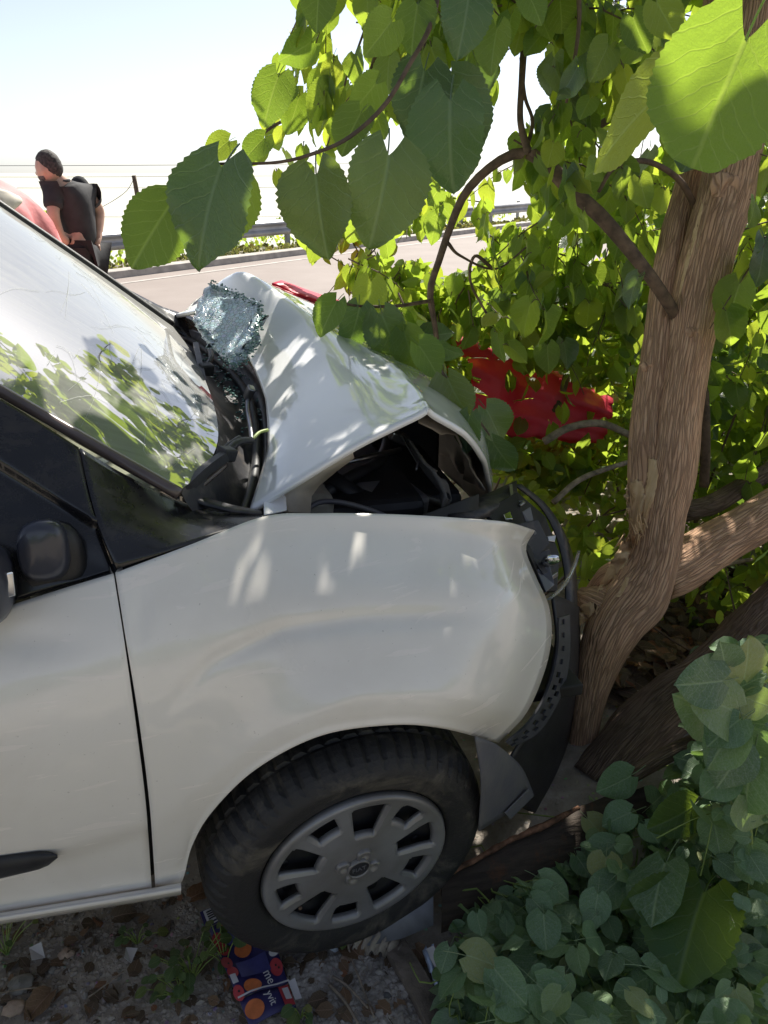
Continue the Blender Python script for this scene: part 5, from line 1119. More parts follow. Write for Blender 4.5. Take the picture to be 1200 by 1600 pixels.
for (x0, y0, x1, y1, Y, tl, k) in ((1133, 1043, 1130, 1012, 1.05, .4, 0), (1160, 1060, 1176, 1005, 1.06, .9, 1), (1128, 1064, 1070, 1072, 1.03, -.2, 2), (1150, 1110, 1098, 1090, 1.02, .3, 3), (1135, 1120, 1075, 1100, 1.06, -.3, 4), (1155, 1125, 1110, 1160, 1.0, .2, 0), (1150, 1140, 1105, 1195, 1.0, .5, 1),
                                (1160, 1170, 1125, 1230, .98, -.3, 2), (1170, 1150, 1195, 1210, 1.0, .4, 3), (1165, 1090, 1210, 1110, 1.05, .3, 4), (1175, 1190, 1160, 1270, .98, .2, 5), (1155, 1075, 1190, 1055, 1.07, -.6, 0), (1140, 1210, 1100, 1240, 1.0, .3, 1), (1170, 1240, 1205, 1290, .98, -.2, 2)):
    p0, p1 = aY(x0, y0, Y), aY(x1, y1, Y - .015); t, n = facing(p0, p1, tl); put_leaf(CM[k], p0, t, n, np.linalg.norm(p1 - p0) * 1.1, sh)
# ------------------------------------------------------------------ two men beyond the van
MT['skin'] = M('skin', (.58, .36, .26), .5, var=.12, vscale=12)
MT['shirt'] = M('dark_polo_cloth', (.035, .034, .036), .85, var=.25, vscale=9, bump=.25, bscale=26)
MT['trousers'] = M('black_trouser_cloth', (.020, .020, .022), .9, var=.25, vscale=9, bump=.25, bscale=30)
MT['hair'] = M('dark_grey_hair', (.055, .045, .04), .7, var=.6, vscale=60, bump=.6, bscale=160)
MT['beard'] = M('greying_beard', (.14, .12, .11), .8, var=.5, vscale=80, bump=.6, bscale=200)
MT['shoe'] = M('dark_shoe', (.03, .025, .02), .6)
MT['shirt2'] = M('faded_dark_shirt', (.06, .055, .055), .85, var=.25, vscale=9)
def skin(name, joints, edges, mat, parent, sub=2, head=None):
    me = bpy.data.meshes.new('tmp'); me.from_pydata([tuple(j[0]) for j in joints], edges, []); o = bpy.data.objects.new('tmp', me); COL.objects.link(o)
    m = o.modifiers.new('s', 'SKIN'); m.use_smooth_shade = True
    for k, j in enumerate(joints):
        r_ = j[1] if hasattr(j[1], '__len__') else (j[1], j[1]); me.skin_vertices[0].data[k].radius = r_; me.skin_vertices[0].data[k].use_root = (k == 0)
    if sub: s = o.modifiers.new('d', 'SUBSURF'); s.levels = sub; s.render_levels = sub
    bpy.context.view_layer.update(); em = bpy.data.meshes.new_from_object(o.evaluated_get(bpy.context.evaluated_depsgraph_get()))
    V = np.array([v.co[:] for v in em.vertices]); Fc = [tuple(p.vertices) for p in em.polygons]; bpy.data.objects.remove(o)
    if head:
        hv, hf = head; Fc += [tuple(int(i) + len(V) for i in f) for f in hf]; V = np.vstack([V, hv])
    return mesh(name, V, Fc, mat, parent)
def head_geo(c, f, u, part='head', nlat=30, nlon=40):
    f = np.array(f, float); f /= np.linalg.norm(f); u = np.array(u, float); u -= f * (u @ f); u /= np.linalg.norm(u); s = np.cross(f, u)
    V = []
    lo0 = 0
    for i in range(nlat + 1):
        la = math.pi * (i / nlat) - math.pi / 2
        for j in range(nlon):
            lo = 2 * math.pi * j / nlon; x, y, z = math.cos(la) * math.cos(lo), math.cos(la) * math.sin(lo), math.sin(la)
            rx, ry, rz = .098, .076, .122; p = np.array([x * rx, y * ry, z * rz])
            if z < 0: p[0] += .018 * -z * (x > -.2); p[0] *= 1 - .12 * -z; p[1] *= 1 - .34 * (-z) ** 1.5
            if x < 0 and z < -.2: p[0] *= 1 - .45 * (-z - .2)
            if x > 0:
                g = lambda yy, zz, sy, sz: math.exp(-((y - yy) / sy) ** 2 - ((z - zz) / sz) ** 2)
                p[0] += .030 * g(0, -.16, .17, .12) + .012 * g(0, .03, .12, .12)              # nose tip, bridge
                p[0] += .007 * g(.0, .20, .5, .07) - .012 * (g(.33, .09, .17, .08) + g(-.33, .09, .17, .08))   # brow, eye sockets
                p[0] += .008 * g(0, -.43, .25, .05) + .007 * g(0, -.55, .24, .05) - .006 * g(0, -.49, .3, .03)   # lips
                p[0] += .014 * g(0, -.80, .4, .14)                                                    # chin
            e = math.exp(-((x + .05) / .16) ** 2 - ((z + .05) / .26) ** 2); p[1] += math.copysign(.016 * e, y) * (abs(y) > .7); p[0] -= .012 * e * (abs(y) > .7)   # ears
            if part == 'hair':
                k = 1.022 + .03 * mnoise.noise(Vector((x * 7, y * 7, z * 7))); line = .30 + .38 * x if x > -.05 else .30 + .95 * x
                if z < line: k = .90
                p = p * k + np.array([-.002, 0, .006])
            if part == 'beard':
                k = 1.035 + .02 * mnoise.noise(Vector((x * 9, y * 9, z * 9))); ok = z < -.22 and x > -.02 + .1 * (z < -.5) and not (z > -.36 and abs(y) < .30 and x > .8) or (-.3 > z > -.40 and x > .7)
                if not ok: k = .88
                p = p * k
            if part == 'cap':
                k = 1.10 if z > .12 else .88; p = p * k + np.array([0, 0, .005])
            V.append(c + f * p[0] + s * p[1] + u * p[2])
    return np.array(V), gridfaces(nlat + 1, nlon, True)
def person(joints, lb, hd, fwd_, shirt_m, lean_u, second=False):
    J = {k: aY(*v) if len(v) == 3 else np.array(v[0]) for k, v in joints.items()}
    base = (J['footL'] + J['footR']) / 2 * [1, 1, 0]; p = root('person', base, lb, 'person'); hc_ = aY(*hd)
    names = ['pelvis', 'spine', 'chest', 'neck', 'hipL', 'kneeL', 'footL', 'hipR', 'kneeR', 'footR', 'shL', 'elL', 'wrL', 'shR', 'elR', 'wrR']
    rad = dict(pelvis=(.10, .09), spine=(.095, .085), chest=(.12, .095), neck=(.058, .058), hipL=(.085, .085), kneeL=.06, footL=.045, hipR=(.085, .085), kneeR=.06, footR=.045, shL=.055, elL=.044, wrL=.031, shR=.055, elR=.044, wrR=.031)
    E_ = [('pelvis', 'spine'), ('spine', 'chest'), ('chest', 'neck'), ('pelvis', 'hipL'), ('hipL', 'kneeL'), ('kneeL', 'footL'), ('pelvis', 'hipR'), ('hipR', 'kneeR'), ('kneeR', 'footR'), ('chest', 'shL'), ('shL', 'elL'), ('elL', 'wrL'), ('chest', 'shR'), ('shR', 'elR'), ('elR', 'wrR')]
    hd_top = hc_ + (J['neck'] - hc_) * .25
    jl = [[J[n], rad[n]] for n in names] + [[hd_top, (.055, .055)]]; ed = [(names.index(a), names.index(b)) for a, b in E_] + [(names.index('neck'), len(names))]
    # hands: palm with five separate bent fingers
    for sd in 'LR':
        wv_ = J['wr' + sd]; dr = J['hand' + sd] - wv_; dr /= np.linalg.norm(dr); sd_v = np.cross(dr, RGT * .3 + FWD); sd_v /= np.linalg.norm(sd_v); nn = np.cross(sd_v, dr)
        i0 = len(jl); jl.append([wv_ + dr * .045, (.036, .022)]); ed.append((names.index('wr' + sd), i0)); i1 = len(jl); jl.append([wv_ + dr * .085, (.038, .018)]); ed.append((i0, i1))
        for q, (o_, ln) in enumerate(((-.030, .062), (-.010, .074), (.010, .070), (.030, .054))):
            a_ = len(jl); jl.append([wv_ + dr * (.10 + ln * .4) + sd_v * o_ + nn * .006, .009]); jl.append([wv_ + dr * (.10 + ln) + sd_v * o_ * 1.1 + nn * .024, .008]); ed += [(i1, a_), (a_, a_ + 1)]
        a_ = len(jl); jl.append([wv_ + dr * .06 - sd_v * .046 + nn * .01, .011]); jl.append([wv_ + dr * .09 - sd_v * .060 + nn * .022, .009]); ed += [(i0, a_), (a_, a_ + 1)]
    skin('body', jl, ed, MT['skin'], p, 2, head_geo(hc_, fwd_, lean_u))
    mid = lambda a, b, q: J[a] * (1 - q) + J[b] * q
    sj = [[J['pelvis'] - [0, 0, .05], (.150, .135)], [J['spine'], (.150, .130)], [J['chest'], (.175, .145)], [mid('chest', 'neck', .65), (.115, .105)], [mid('chest', 'neck', .95), (.07, .07)], [J['shL'], .083], [mid('shL', 'elL', .45), .072], [mid('shL', 'elL', .72), .070], [J['shR'], .083], [mid('shR', 'elR', .45), .072], [mid('shR', 'elR', .72), .070]]
    skin('shirt', sj, [(0, 1), (1, 2), (2, 3), (3, 4), (2, 5), (5, 6), (6, 7), (2, 8), (8, 9), (9, 10)], shirt_m, p)
    cth = np.linspace(0, 2 * np.pi, 14); nk = mid('chest', 'neck', .98); up = np.array(lean_u)
    tube('collar', [nk + (np.array(fwd_) * math.cos(a) + np.cross(fwd_, up) * math.sin(a)) * .050 + up * .004 for a in cth], .014, shirt_m, p, n=8, seg=30)
    tj = [[J['pelvis'] - [0, 0, .03], (.142, .128)], [J['hipL'], .105], [J['kneeL'], .085], [J['footL'] + [0, 0, .05], .075], [J['hipR'], .105], [J['kneeR'], .085], [J['footR'] + [0, 0, .05], .075]]
    skin('trousers', tj, [(0, 1), (1, 2), (2, 3), (0, 4), (4, 5), (5, 6)], MT['trousers'], p)
    for q in 'LR':
        ft_ = J['foot' + q]; fd = np.array(fwd_) * [1, 1, 0]; fd /= np.linalg.norm(fd)
        skin('shoe', [[ft_ - fd * .06 + [0, 0, .045], (.05, .045)], [ft_ + fd * .08 + [0, 0, .04], (.05, .04)], [ft_ + fd * .17 + [0, 0, .03], (.04, .03)]], [(0, 1), (1, 2)], MT['shoe'], p, 1)
    hv, hf = head_geo(hc_, fwd_, lean_u, 'cap' if second else 'hair'); mesh('cap' if second else 'hair', hv, hf, MT['trousers'] if second else MT['hair'], p)
    hv, hf = head_geo(hc_, fwd_, lean_u, 'beard'); mesh('beard', hv, hf, MT['beard'], p)
    return p
Yp = 6.45
fl = lambda p_, dx=0, dy=0: ([p_[0] + dx, p_[1] + dy, 0.0],)
pel = aY(131, 385, Yp)
jm = dict(pelvis=(129, 384, Yp), spine=(121, 344, Yp), chest=(110, 310, Yp - .02), neck=(96, 284, Yp - .04), hipL=(122, 400, Yp - .1), hipR=(141, 400, Yp + .08),
          kneeL=([pel[0] - .06, pel[1] - .12, .48],), kneeR=([pel[0] + .06, pel[1] + .08, .48],), footL=([pel[0] - .02, pel[1] - .14, .04],), footR=([pel[0] + .10, pel[1] + .10, .04],),
          shL=(83, 301, Yp - .12), elL=(83, 338, Yp - .20), wrL=(96, 371, Yp - .18), handL=(113, 379, Yp - .12), shR=(136, 303, Yp + .10), elR=(156, 330, Yp + .16), wrR=(154, 364, Yp + .06), handR=(150, 380, Yp + .0))
person(jm, 'bearded man in dark polo shirt with hands on hips, standing beyond the van', (77, 265, Yp - .06), -RGT * .93 + np.array([0, .30, 0]) - np.array([0, 0, .08]), MT['shirt'], np.array([-.12, 0, 1.]))
Yq = 7.9; pel = aY(130, 398, Yq)
jm = dict(pelvis=(128, 394, Yq), spine=(126, 364, Yq), chest=(126, 338, Yq), neck=(126, 318, Yq), hipL=(122, 404, Yq - .08), hipR=(136, 404, Yq + .08),
          kneeL=([pel[0] - .06, pel[1] - .1, .46],), kneeR=([pel[0] + .06, pel[1] + .1, .46],), footL=([pel[0] - .06, pel[1] - .12, .04],), footR=([pel[0] + .08, pel[1] + .12, .04],),
          shL=(112, 334, Yq - .1), elL=(108, 358, Yq - .14), wrL=(116, 380, Yq - .1), handL=(120, 392, Yq - .1), shR=(133, 336, Yq + .1), elR=(135, 360, Yq + .1), wrR=(131, 380, Yq + .05), handR=(130, 392, Yq))
person(jm, 'second man in black cap mostly hidden behind the bearded man', (126, 301, Yq), -RGT * .8 + np.array([0, .6, 0]), MT['shirt2'], np.array([0, 0, 1.]), True)
# ------------------------------------------------------------------ tarpaulins behind the van
def tarp_fn(t, b, cc):
    v = t.coord('Object'); f = t.noise(v, 7, 6, .6); t.link(t.ramp(f, [(.3, (.72, .04, .09)), (.7, (.80, .10, .16))]), b.inputs['Base Color']); t.bump(t.noise(v, 30, 5), .3, .01)
    tl = t.new('ShaderNodeBsdfTranslucent'); tl.inputs[0].default_value = (.85, .05, .10, 1); mx = t.new('ShaderNodeMixShader'); mx.inputs[0].default_value = .45; t.link(b.outputs[0], mx.inputs[1]); t.link(tl.outputs[0], mx.inputs[2]); t.link(mx.outputs[0], t.n['Material Output'].inputs[0])
MT['tarp'] = M('red_tarpaulin', (.5, .02, .04), .42, fn=tarp_fn)
MT['pink'] = M('faded_pink_cloth', (.62, .20, .20), .7, var=.25, vscale=6, bump=.3, bscale=30)
tp_ = root('red_tarpaulin', aY(850, 640, 3.0) * [1, 1, 0], 'crumpled red tarpaulin lying in the leaves between the bonnet and the tree', 'tarpaulin')
T_ = cr([(425, 443, 3.05), (480, 463, 3.04), (548, 484, 3.0), (640, 507, 2.98), (735, 540, 2.96), (830, 571, 2.95), (963, 633, 2.92)], 70); B_ = cr([(425, 453, 3.0), (480, 477, 3.0), (548, 502, 2.95), (640, 540, 2.92), (745, 668, 2.84), (830, 682, 2.84), (945, 694, 2.86)], 70)
rows = [pix(T_) + [.25, .55, -.25], pix(T_) + [.05, .12, -.005]]
for q in np.linspace(0, 1, 16): rows.append(pix(T_ * (1 - q) + B_ * q))
rows.append(rows[-1] + [0, .05, -.02])
TW_ = np.array(rows)
for i in range(2, TW_.shape[0]):
    for j in range(70):
        q = (i - 2) / 15; s_ = j / 70; p = Vector((s_ * 9, q * 2.2 + .6 * math.sin(s_ * 7), 1.5))
        TW_[i, j, 1] += .034 * abs(math.sin(q * 7.5 + 1.2 * s_ + .4 * mnoise.noise(p * .4))) * (1 - .5 * q) * (s_ > .35) + .02 * mnoise.noise(p * .8) + .02 * mnoise.noise(p * 4); TW_[i, j, 2] += .010 * mnoise.noise(p * 2)
gridmesh('sheet', TW_, MT['tarp'], tp_, .004)
pk = root('covered_stack', aY(-20, 350, 5.3) * [1, 1, 0], 'stack draped in faded pink cloth with a pale cardboard flap, behind the windscreen', 'covered stack')
c = aY(-58, 350, 5.3); rows = []
for i, q in enumerate(np.linspace(0, 1, 34)):
    z = c[2] + .30 - q * (c[2] + .30); rad_ = .44 * math.sqrt(max(0, 1 - max(0, 1 - q * 4.2) ** 2)) + .10 * q; row = []
    for a in np.linspace(0, 2 * np.pi, 48, endpoint=False):
        k = 1 + .09 * math.sin(a * 5 + 2 * q) * min(1, q * 4) + .10 * mnoise.noise(Vector((math.cos(a) * 2, math.sin(a) * 2, z * 2.6))); k += .05 * math.sin(a * 11 + 5 * z) * min(1, q * 5) + .06 * mnoise.noise(Vector((math.cos(a) * 6, math.sin(a) * 6, z * 7))); row.append((c[0] + rad_ * k * math.cos(a), c[1] + rad_ * k * math.sin(a) * .8, z + .03 * mnoise.noise(Vector((a, z * 4, 2)))))
    rows.append(row)
rows = np.array(rows); mesh('pink_cloth', rows.reshape(-1, 3), [tuple(f[::-1]) for f in gridfaces(34, 48, True)], MT['pink'], pk)
MT['card'] = M('pale_cardboard', (.72, .66, .56), .8, var=.2, vscale=10)
Q = coons([(-60, 293, 4.84), (0, 296, 4.86), (30, 308, 4.9)], [(-60, 322, 4.80), (0, 322, 4.80), (22, 328, 4.83)], [(-60, 293, 4.84), (-60, 308, 4.80), (-60, 322, 4.8)], [(30, 308, 4.9), (35, 316, 4.88), (22, 328, 4.83)], 12, 8)
gridmesh('cardboard_flap', pix(Q), MT['card'], pk, .008)

# ------------------------------------------------------------------ sheet of shattered glass lying on the bonnet
gs = root('shattered_glass', aY(360, 510, 2.2), 'crumpled bluish sheet of shattered safety glass lying on the bonnet edge', 'broken glass')
Gq = coons([(328, 441, 2.34), (362, 456, 2.30), (390, 466, 2.22), (402, 475, 2.17)], [(318, 528, 2.12), (343, 553, 2.02), (364, 566, 1.97), (383, 562, 1.965)], [(328, 441, 2.34), (308, 478, 2.27), (304, 503, 2.20), (318, 528, 2.12)], [(402, 475, 2.17), (407, 498, 2.08), (397, 535, 2.0), (383, 562, 1.965)], 44, 44)
GW = pix(Gq)
for i in range(44):
    for j in range(44):
        p = Vector(GW[i, j]); e = min(i, j, 43 - i, 43 - j) / 43; GW[i, j, 1] -= .05 * min(1, e * 6) ** .5 + .018 * mnoise.noise(p * 9) + .007 * mnoise.noise(p * 30); GW[i, j, 2] += .006 * mnoise.noise(p * 18) + .012 * mnoise.noise(p * 55) * (e < .03)
        GW[i, j, 0] += .008 * mnoise.noise(p * 40) * (e < .05)
o = gridmesh('glass_sheet', GW, MT['shatter'], gs); solid(o, .02, 1)
ICO = [(0, 0, 1), (.894, 0, .447), (.276, .851, .447), (-.724, .526, .447), (-.724, -.526, .447), (.276, -.851, .447), (.724, .526, -.447), (-.276, .851, -.447), (-.894, 0, -.447), (-.276, -.851, -.447), (.724, -.526, -.447), (0, 0, -1)]
ICF = np.array([(0, 1, 2), (0, 2, 3), (0, 3, 4), (0, 4, 5), (0, 5, 1), (1, 6, 2), (2, 7, 3), (3, 8, 4), (4, 9, 5), (5, 10, 1), (6, 7, 2), (7, 8, 3), (8, 9, 4), (9, 10, 5), (10, 6, 1), (11, 7, 6), (11, 8, 7), (11, 9, 8), (11, 10, 9), (11, 6, 10)])
def crumbs(P, size, rg, sq=(1, 1, .6)):
    n = len(P); V = np.array(ICO)[None] * (size[:, None, None] * rg.uniform(.6, 1.3, (n, 1, 3)) * np.array(sq)) * rg.uniform(.8, 1.15, (n, 12, 1)); a = rg.uniform(0, 6.28, n); c_, s_ = np.cos(a)[:, None], np.sin(a)[:, None]
    W = np.stack([V[..., 0] * c_ - V[..., 1] * s_, V[..., 0] * s_ + V[..., 1] * c_, V[..., 2]], -1) + P[:, None]; return W.reshape(-1, 3), (ICF[None] + (np.arange(n) * 12)[:, None, None]).reshape(-1, 3)
rg = np.random.default_rng(71); n = 230; t_ = rg.random(n); edge = cr([(328, 441, 2.33), (402, 476, 2.15), (406, 500, 2.06), (396, 536, 1.98), (382, 563, 1.95), (362, 567, 1.95), (343, 553, 2.0)], 200); E_ = pix(edge)[(t_ * 199).astype(int)] + rg.normal(size=(n, 3)) * .007 - [0, .012, 0]
v, f = crumbs(E_, np.full(n, .0042), rg); mesh('glass_crumbs', v, f, MT['crumb'], gs, smooth=False)['kind'] = 'stuff'
n = 260; k_ = rg.integers(6, 13, n); j_ = rg.integers(13, 24, n); E_ = CW[k_, j_] + rg.normal(size=(n, 3)) * [.02, .03, .001] + [0, 0, .006]
v, f = crumbs(E_, np.full(n, .005), rg); o = mesh('glass_crumbs', v, f, MT['crumb'], None, smooth=False); tag(o, 'green glass crumbs spilt over the cowl under the shattered sheet', kind='stuff')

# ------------------------------------------------------------------ litter on the ground
def onz(x, y, h=0.):
    p = aZ(x, y, 0.0); p = aZ(x, y, ground_z(p[0], p[1])); p[2] += h; return p
# flattened carton
MT['c_blue'] = M('carton_dark_blue', (.035, .030, .12), .5, var=.2, vscale=14); MT['c_red'] = M('carton_red', (.45, .05, .06), .5, var=.2, vscale=20); MT['c_orange'] = M('carton_orange', (.62, .17, .05), .5, var=.25, vscale=25)
MT['c_white'] = M('carton_white', (.60, .58, .58), .6, var=.1); MT['c_blue2'] = M('carton_lighter_blue', (.06, .06, .20), .5, var=.2, vscale=20); MT['c_black'] = M('print_black', (.02, .02, .02), .5)
ct = root('flattened_carton', onz(385, 1510), 'flattened dark blue fruit carton with red and orange print, half under the front tyre', 'carton')
BLc, BRc, TLc, TRc = aZ(372, 1562, .03), aZ(450, 1532, .03), aZ(326, 1450, .034), aZ(408, 1418, .03)
def C2(u, v, h=0.): return BLc * (1 - u) * (1 - v) + BRc * u * (1 - v) + TLc * (1 - u) * v + TRc * u * v + np.array([0, 0, h + .006 * math.sin(u * 5 + v * 6)])
def cpoly(name, pts, mat, h, parent=None, n=1):
    return mesh(name, [C2(u, v, h) for u, v in pts], [tuple(range(len(pts)))], mat, parent or ct, smooth=False)
gx, gy = np.meshgrid(np.linspace(0, 1, 12), np.linspace(0, 1, 18)); base = gridmesh('carton_panel', np.array([[C2(a, b) for a, b in zip(r1, r2)] for r1, r2 in zip(gx, gy)]), MT['c_blue'], ct); solid(base, .003, -1)
gx, gy = np.meshgrid(np.linspace(.02, .98, 12), np.linspace(-.30, -.01, 5)); fp = gridmesh('carton_flap', np.array([[C2(a, b, .006 * b - .002) for a, b in zip(r1, r2)] for r1, r2 in zip(gx, gy)]), MT['c_blue'], ct); solid(fp, .003, -1)
gx, gy = np.meshgrid(np.linspace(-.05, .45, 6), np.linspace(1.01, 1.22, 4)); fp2 = gridmesh('carton_flap', np.array([[C2(a, b, .02 * (b - 1)) for a, b in zip(r1, r2)] for r1, r2 in zip(gx, gy)]), MT['c_blue'], ct)
def disc(u, v, ru, rv, mat, h, name='printed_fruit'):
    t_ = np.linspace(0, 2 * np.pi, 22, endpoint=False); return cpoly(name, [(u + ru * math.cos(a), v + rv * math.sin(a)) for a in t_], mat, h)
H1 = .0045
def sub(u0, u1, v0, v1, mat, h=H1, name='printed_patch'):
    gx, gy = np.meshgrid(np.linspace(u0, u1, 5), np.linspace(v0, v1, 5)); return gridmesh(name, np.array([[C2(a, b, h) for a, b in zip(r1, r2)] for r1, r2 in zip(gx, gy)]), mat, ct)
for u, v, ru, rv in ((.07, .80, .10, .10), (.10, .66, .09, .09), (.06, .46, .10, .09), (.09, .31, .10, .08), (.05, .05, .10, .09), (.90, .50, .13, .10), (.88, .20, .12, .10), (.32, .96, .12, .05)): disc(u, v, ru, rv, MT['c_red'], H1 - .001)
for u, v in ((.06, .79), (.09, .64), (.08, .44), (.88, .22), (.92, .18), (.06, .06), (.90, .52)): disc(u, v, .018, .014, MT['c_black'], H1 + .0004, 'printed_seed')
disc(.42, .56, .16, .10, MT['c_orange'], H1); disc(.34, .07, .17, .085, MT['c_orange'], H1); disc(.22, -.17, .19, .10, MT['c_orange'], H1 - .004)
sub(.20, .78, .20, .42, MT['c_blue2']); sub(.22, .52, .68, .88, MT['c_blue2'])
sub(.01, .12, .16, .28, MT['c_white']); sub(0, .26, 1.03, 1.19, MT['c_white'], .010)
for k in range(4): sub(.04, .18, 1.05 + .03 * k, 1.068 + .03 * k, MT['c_black'], .0115, 'printed_code_bar')
sub(.78, .98, -.28, -.02, MT['c_red'], .000); sub(.84, .96, -.20, -.05, MT['c_white'], .001); disc(.93, .36, .10, .05, MT['c_white'], H1 + .001, 'carton_tear')
sub(1.00, 1.14, -.24, -.0, MT['c_white'], .004, 'carton_tab')
sub(0, 1.02, -.012, .008, MT['c_white'], H1 + .002, 'carton_fold'); sub(-.02, .40, .995, 1.012, MT['c_white'], .009, 'carton_fold')
def lettering(body, u, v, size, rot):
    o_ = C2(u, v, H1 + .0015); ud = BRc - BLc; vd = TLc - BLc; ud /= np.linalg.norm(ud); vd /= np.linalg.norm(vd); zz = np.cross(ud, vd); zz /= np.linalg.norm(zz); c_, s_ = math.cos(rot), math.sin(rot)
    a = ud * c_ + vd * s_; b = np.cross(zz, a); Mm = Matrix(((a[0], b[0], zz[0], o_[0]), (a[1], b[1], zz[1], o_[1]), (a[2], b[2], zz[2], o_[2]), (0, 0, 0, 1))); text_mesh('lettering', body, size, .0003, Mm, MT['c_white'], ct)
lettering('me', .69, .12, .026, -1.55); lettering('yvit', .57, -.155, .022, -1.55)
# scraps of paper
for pts, lb in (([(47, 1487), (67, 1481), (72, 1502), (52, 1510)], 'small white paper scrap on the dirt near the left edge, creased in half'), ([(198, 1486), (217, 1491), (206, 1511), (196, 1506)], 'small white paper scrap tilted on the dirt below the van sill')):
    pr_ = root('paper_scrap', onz(*pts[0]), lb, 'paper'); P = np.array([onz(x, y, .012 + .008 * (k % 2)) for k, (x, y) in enumerate(pts)]); o = mesh('paper', P, [(0, 1, 2), (0, 2, 3)], MT['c_white'], pr_, smooth=False); solid(o, .001, 0)
# grey plate under the tyre, rag, wrapper, batten, bottle cap
pt = root('grey_plate', onz(620, 1450), 'flat grey plastic plate sticking out from under the front tyre', 'plate'); P = np.array([[aZ(560, 1440, .05), aZ(630, 1400, .10), aZ(677, 1360, .14)], [aZ(575, 1478, .02), aZ(630, 1466, .045), aZ(677, 1446, .07)]])
MT['plate'] = M('grey_plate_plastic', (.13, .135, .15), .45, var=.3, vscale=14); gridmesh('plate', P, MT['plate'], pt, .006)
MT['rag'] = M('dirty_rag', (.28, .245, .20), .95, var=.4, vscale=20, bump=.4, bscale=80); rt = root('rag', onz(590, 1485), 'crumpled dirty beige rag on the gravel in front of the tyre', 'rag')
GX = []
for a in np.linspace(0, 1, 34):
    row = []
    for b in np.linspace(0, 1, 14):
        p = onz(548 + 80 * a + 4 * math.sin(b * 5), 1466 + 12 * a + 24 * b); p[2] += .012 + .030 * math.sin(b * math.pi) * math.sin(a * math.pi) ** .5 * (1 + .7 * mnoise.noise(Vector((a * 9, b * 3, 1)))) + .012 * math.sin(a * 38 + 3 * b); row.append(p)
    GX.append(row)
gridmesh('cloth', np.array(GX), MT['rag'], rt, .004)
MT['wrap'] = M('pale_blue_wrapper', (.42, .50, .66), .4, var=.3, vscale=14); wr_ = root('wrapper', onz(678, 1540), 'crumpled pale blue and white wrapper beside the batten at the bottom', 'wrapper'); GX = []
for a in np.linspace(0, 1, 20): GX.append([onz(660 + 24 * a + 16 * b, 1502 + 70 * a - 4 * b, .035 + .02 * mnoise.noise(Vector((a * 6, b * 4, 2))) + .014 * math.sin(b * 8)) for b in np.linspace(0, 1, 8)])
gridmesh('film', np.array(GX), MT['wrap'], wr_, .002); mesh('white_label', [onz(664, 1510, .055), onz(676, 1506, .06), onz(694, 1540, .055), onz(682, 1546, .055)], [(0, 1, 2, 3)], MT['c_white'], wr_)
bt = root('batten', onz(650, 1545), 'weathered grey wooden batten lying in the gravel at the bottom edge', 'batten')
MT['batten'] = M('weathered_batten', (.16, .13, .105), .9, var=.4, vscale=14, bump=.6, bscale=60); P0, P1 = onz(618, 1488, .012), onz(705, 1650, .012); v, f = box_sweep([P0, (P0 + P1) / 2 + [.004, 0, .002], P1], .05, .03); mesh('batten', v, f, MT['batten'], bt, smooth=False)
cpb = root('bottle_cap', onz(522, 1482), 'small white bottle cap at the foot of the tyre', 'bottle cap'); th = np.linspace(0, 2 * np.pi, 18, endpoint=False); c = onz(522, 1481, .012)
mesh('cap', np.array([c + np.stack([r_ * np.cos(th), r_ * np.sin(th) * .9, np.full(18, z_)], 1) for r_, z_ in ((.013, -.012), (.0135, .0), (.012, .006), (.001, .007))]).reshape(-1, 3), gridfaces(4, 18, True), M('cap_plastic', (.5, .56, .62), .4), cpb)
# stones one can tell apart
def stone(x, y, w_, lb, seed, mat):
    rs = np.random.default_rng(seed); c = onz(x, y); r_ = wr(w_, c[1]) * 1.0; V = []; n1, n2 = 9, 14
    for i in range(n1):
        la = math.pi * i / (n1 - 1) - math.pi / 2
        for j in range(n2):
            lo = 2 * math.pi * j / n2; d = np.array([math.cos(la) * math.cos(lo), math.cos(la) * math.sin(lo), math.sin(la)]); k = 1 + .35 * mnoise.noise(Vector(d * 1.6) + Vector((seed, 0, 0))) + .12 * mnoise.noise(Vector(d * 5)); V.append(c + d * k * r_ * np.array([1, .8, .5]) + [0, 0, r_ * .2])
    tag(mesh('stone', V, gridfaces(n1, n2, True), mat, None, smooth=True), lb, 'stone')
MT['st1'] = M('grey_stone', (.30, .285, .25), .9, var=.35, vscale=20, bump=.4, bscale=70); MT['st2'] = M('reddish_stone', (.38, .28, .21), .9, var=.35, vscale=20, bump=.4, bscale=70); MT['st3'] = M('dark_stone', (.10, .10, .10), .9, var=.35, vscale=20, bump=.4, bscale=70)
for a in ((32, 1542, 46, 'large flat grey-brown stone near the bottom left corner', 1, 'st1'), (104, 1492, 28, 'reddish stone between the two paper scraps', 2, 'st2'), (82, 1517, 20, 'small pale grey stone below the creased paper scrap', 3, 'st1'), (22, 1578, 40, 'brown stone at the bottom left corner of the picture', 4, 'st2'),
          (268, 1532, 16, 'small dark stone left of the carton', 5, 'st3'), (335, 1567, 20, 'grey stone at the lower left corner of the carton', 6, 'st1'), (593, 1520, 18, 'grey pebble right of the rag above the gravel', 7, 'st1'), (604, 1557, 20, 'grey-blue pebble beside the batten', 8, 'st3'), (540, 1500, 26, 'rounded beige stone under the rag', 9, 'st2'), (612, 1510, 14, 'small pale pebble touching the batten', 10, 'st1')):
    stone(a[0], a[1], a[2], a[3], a[4], MT[a[5]])
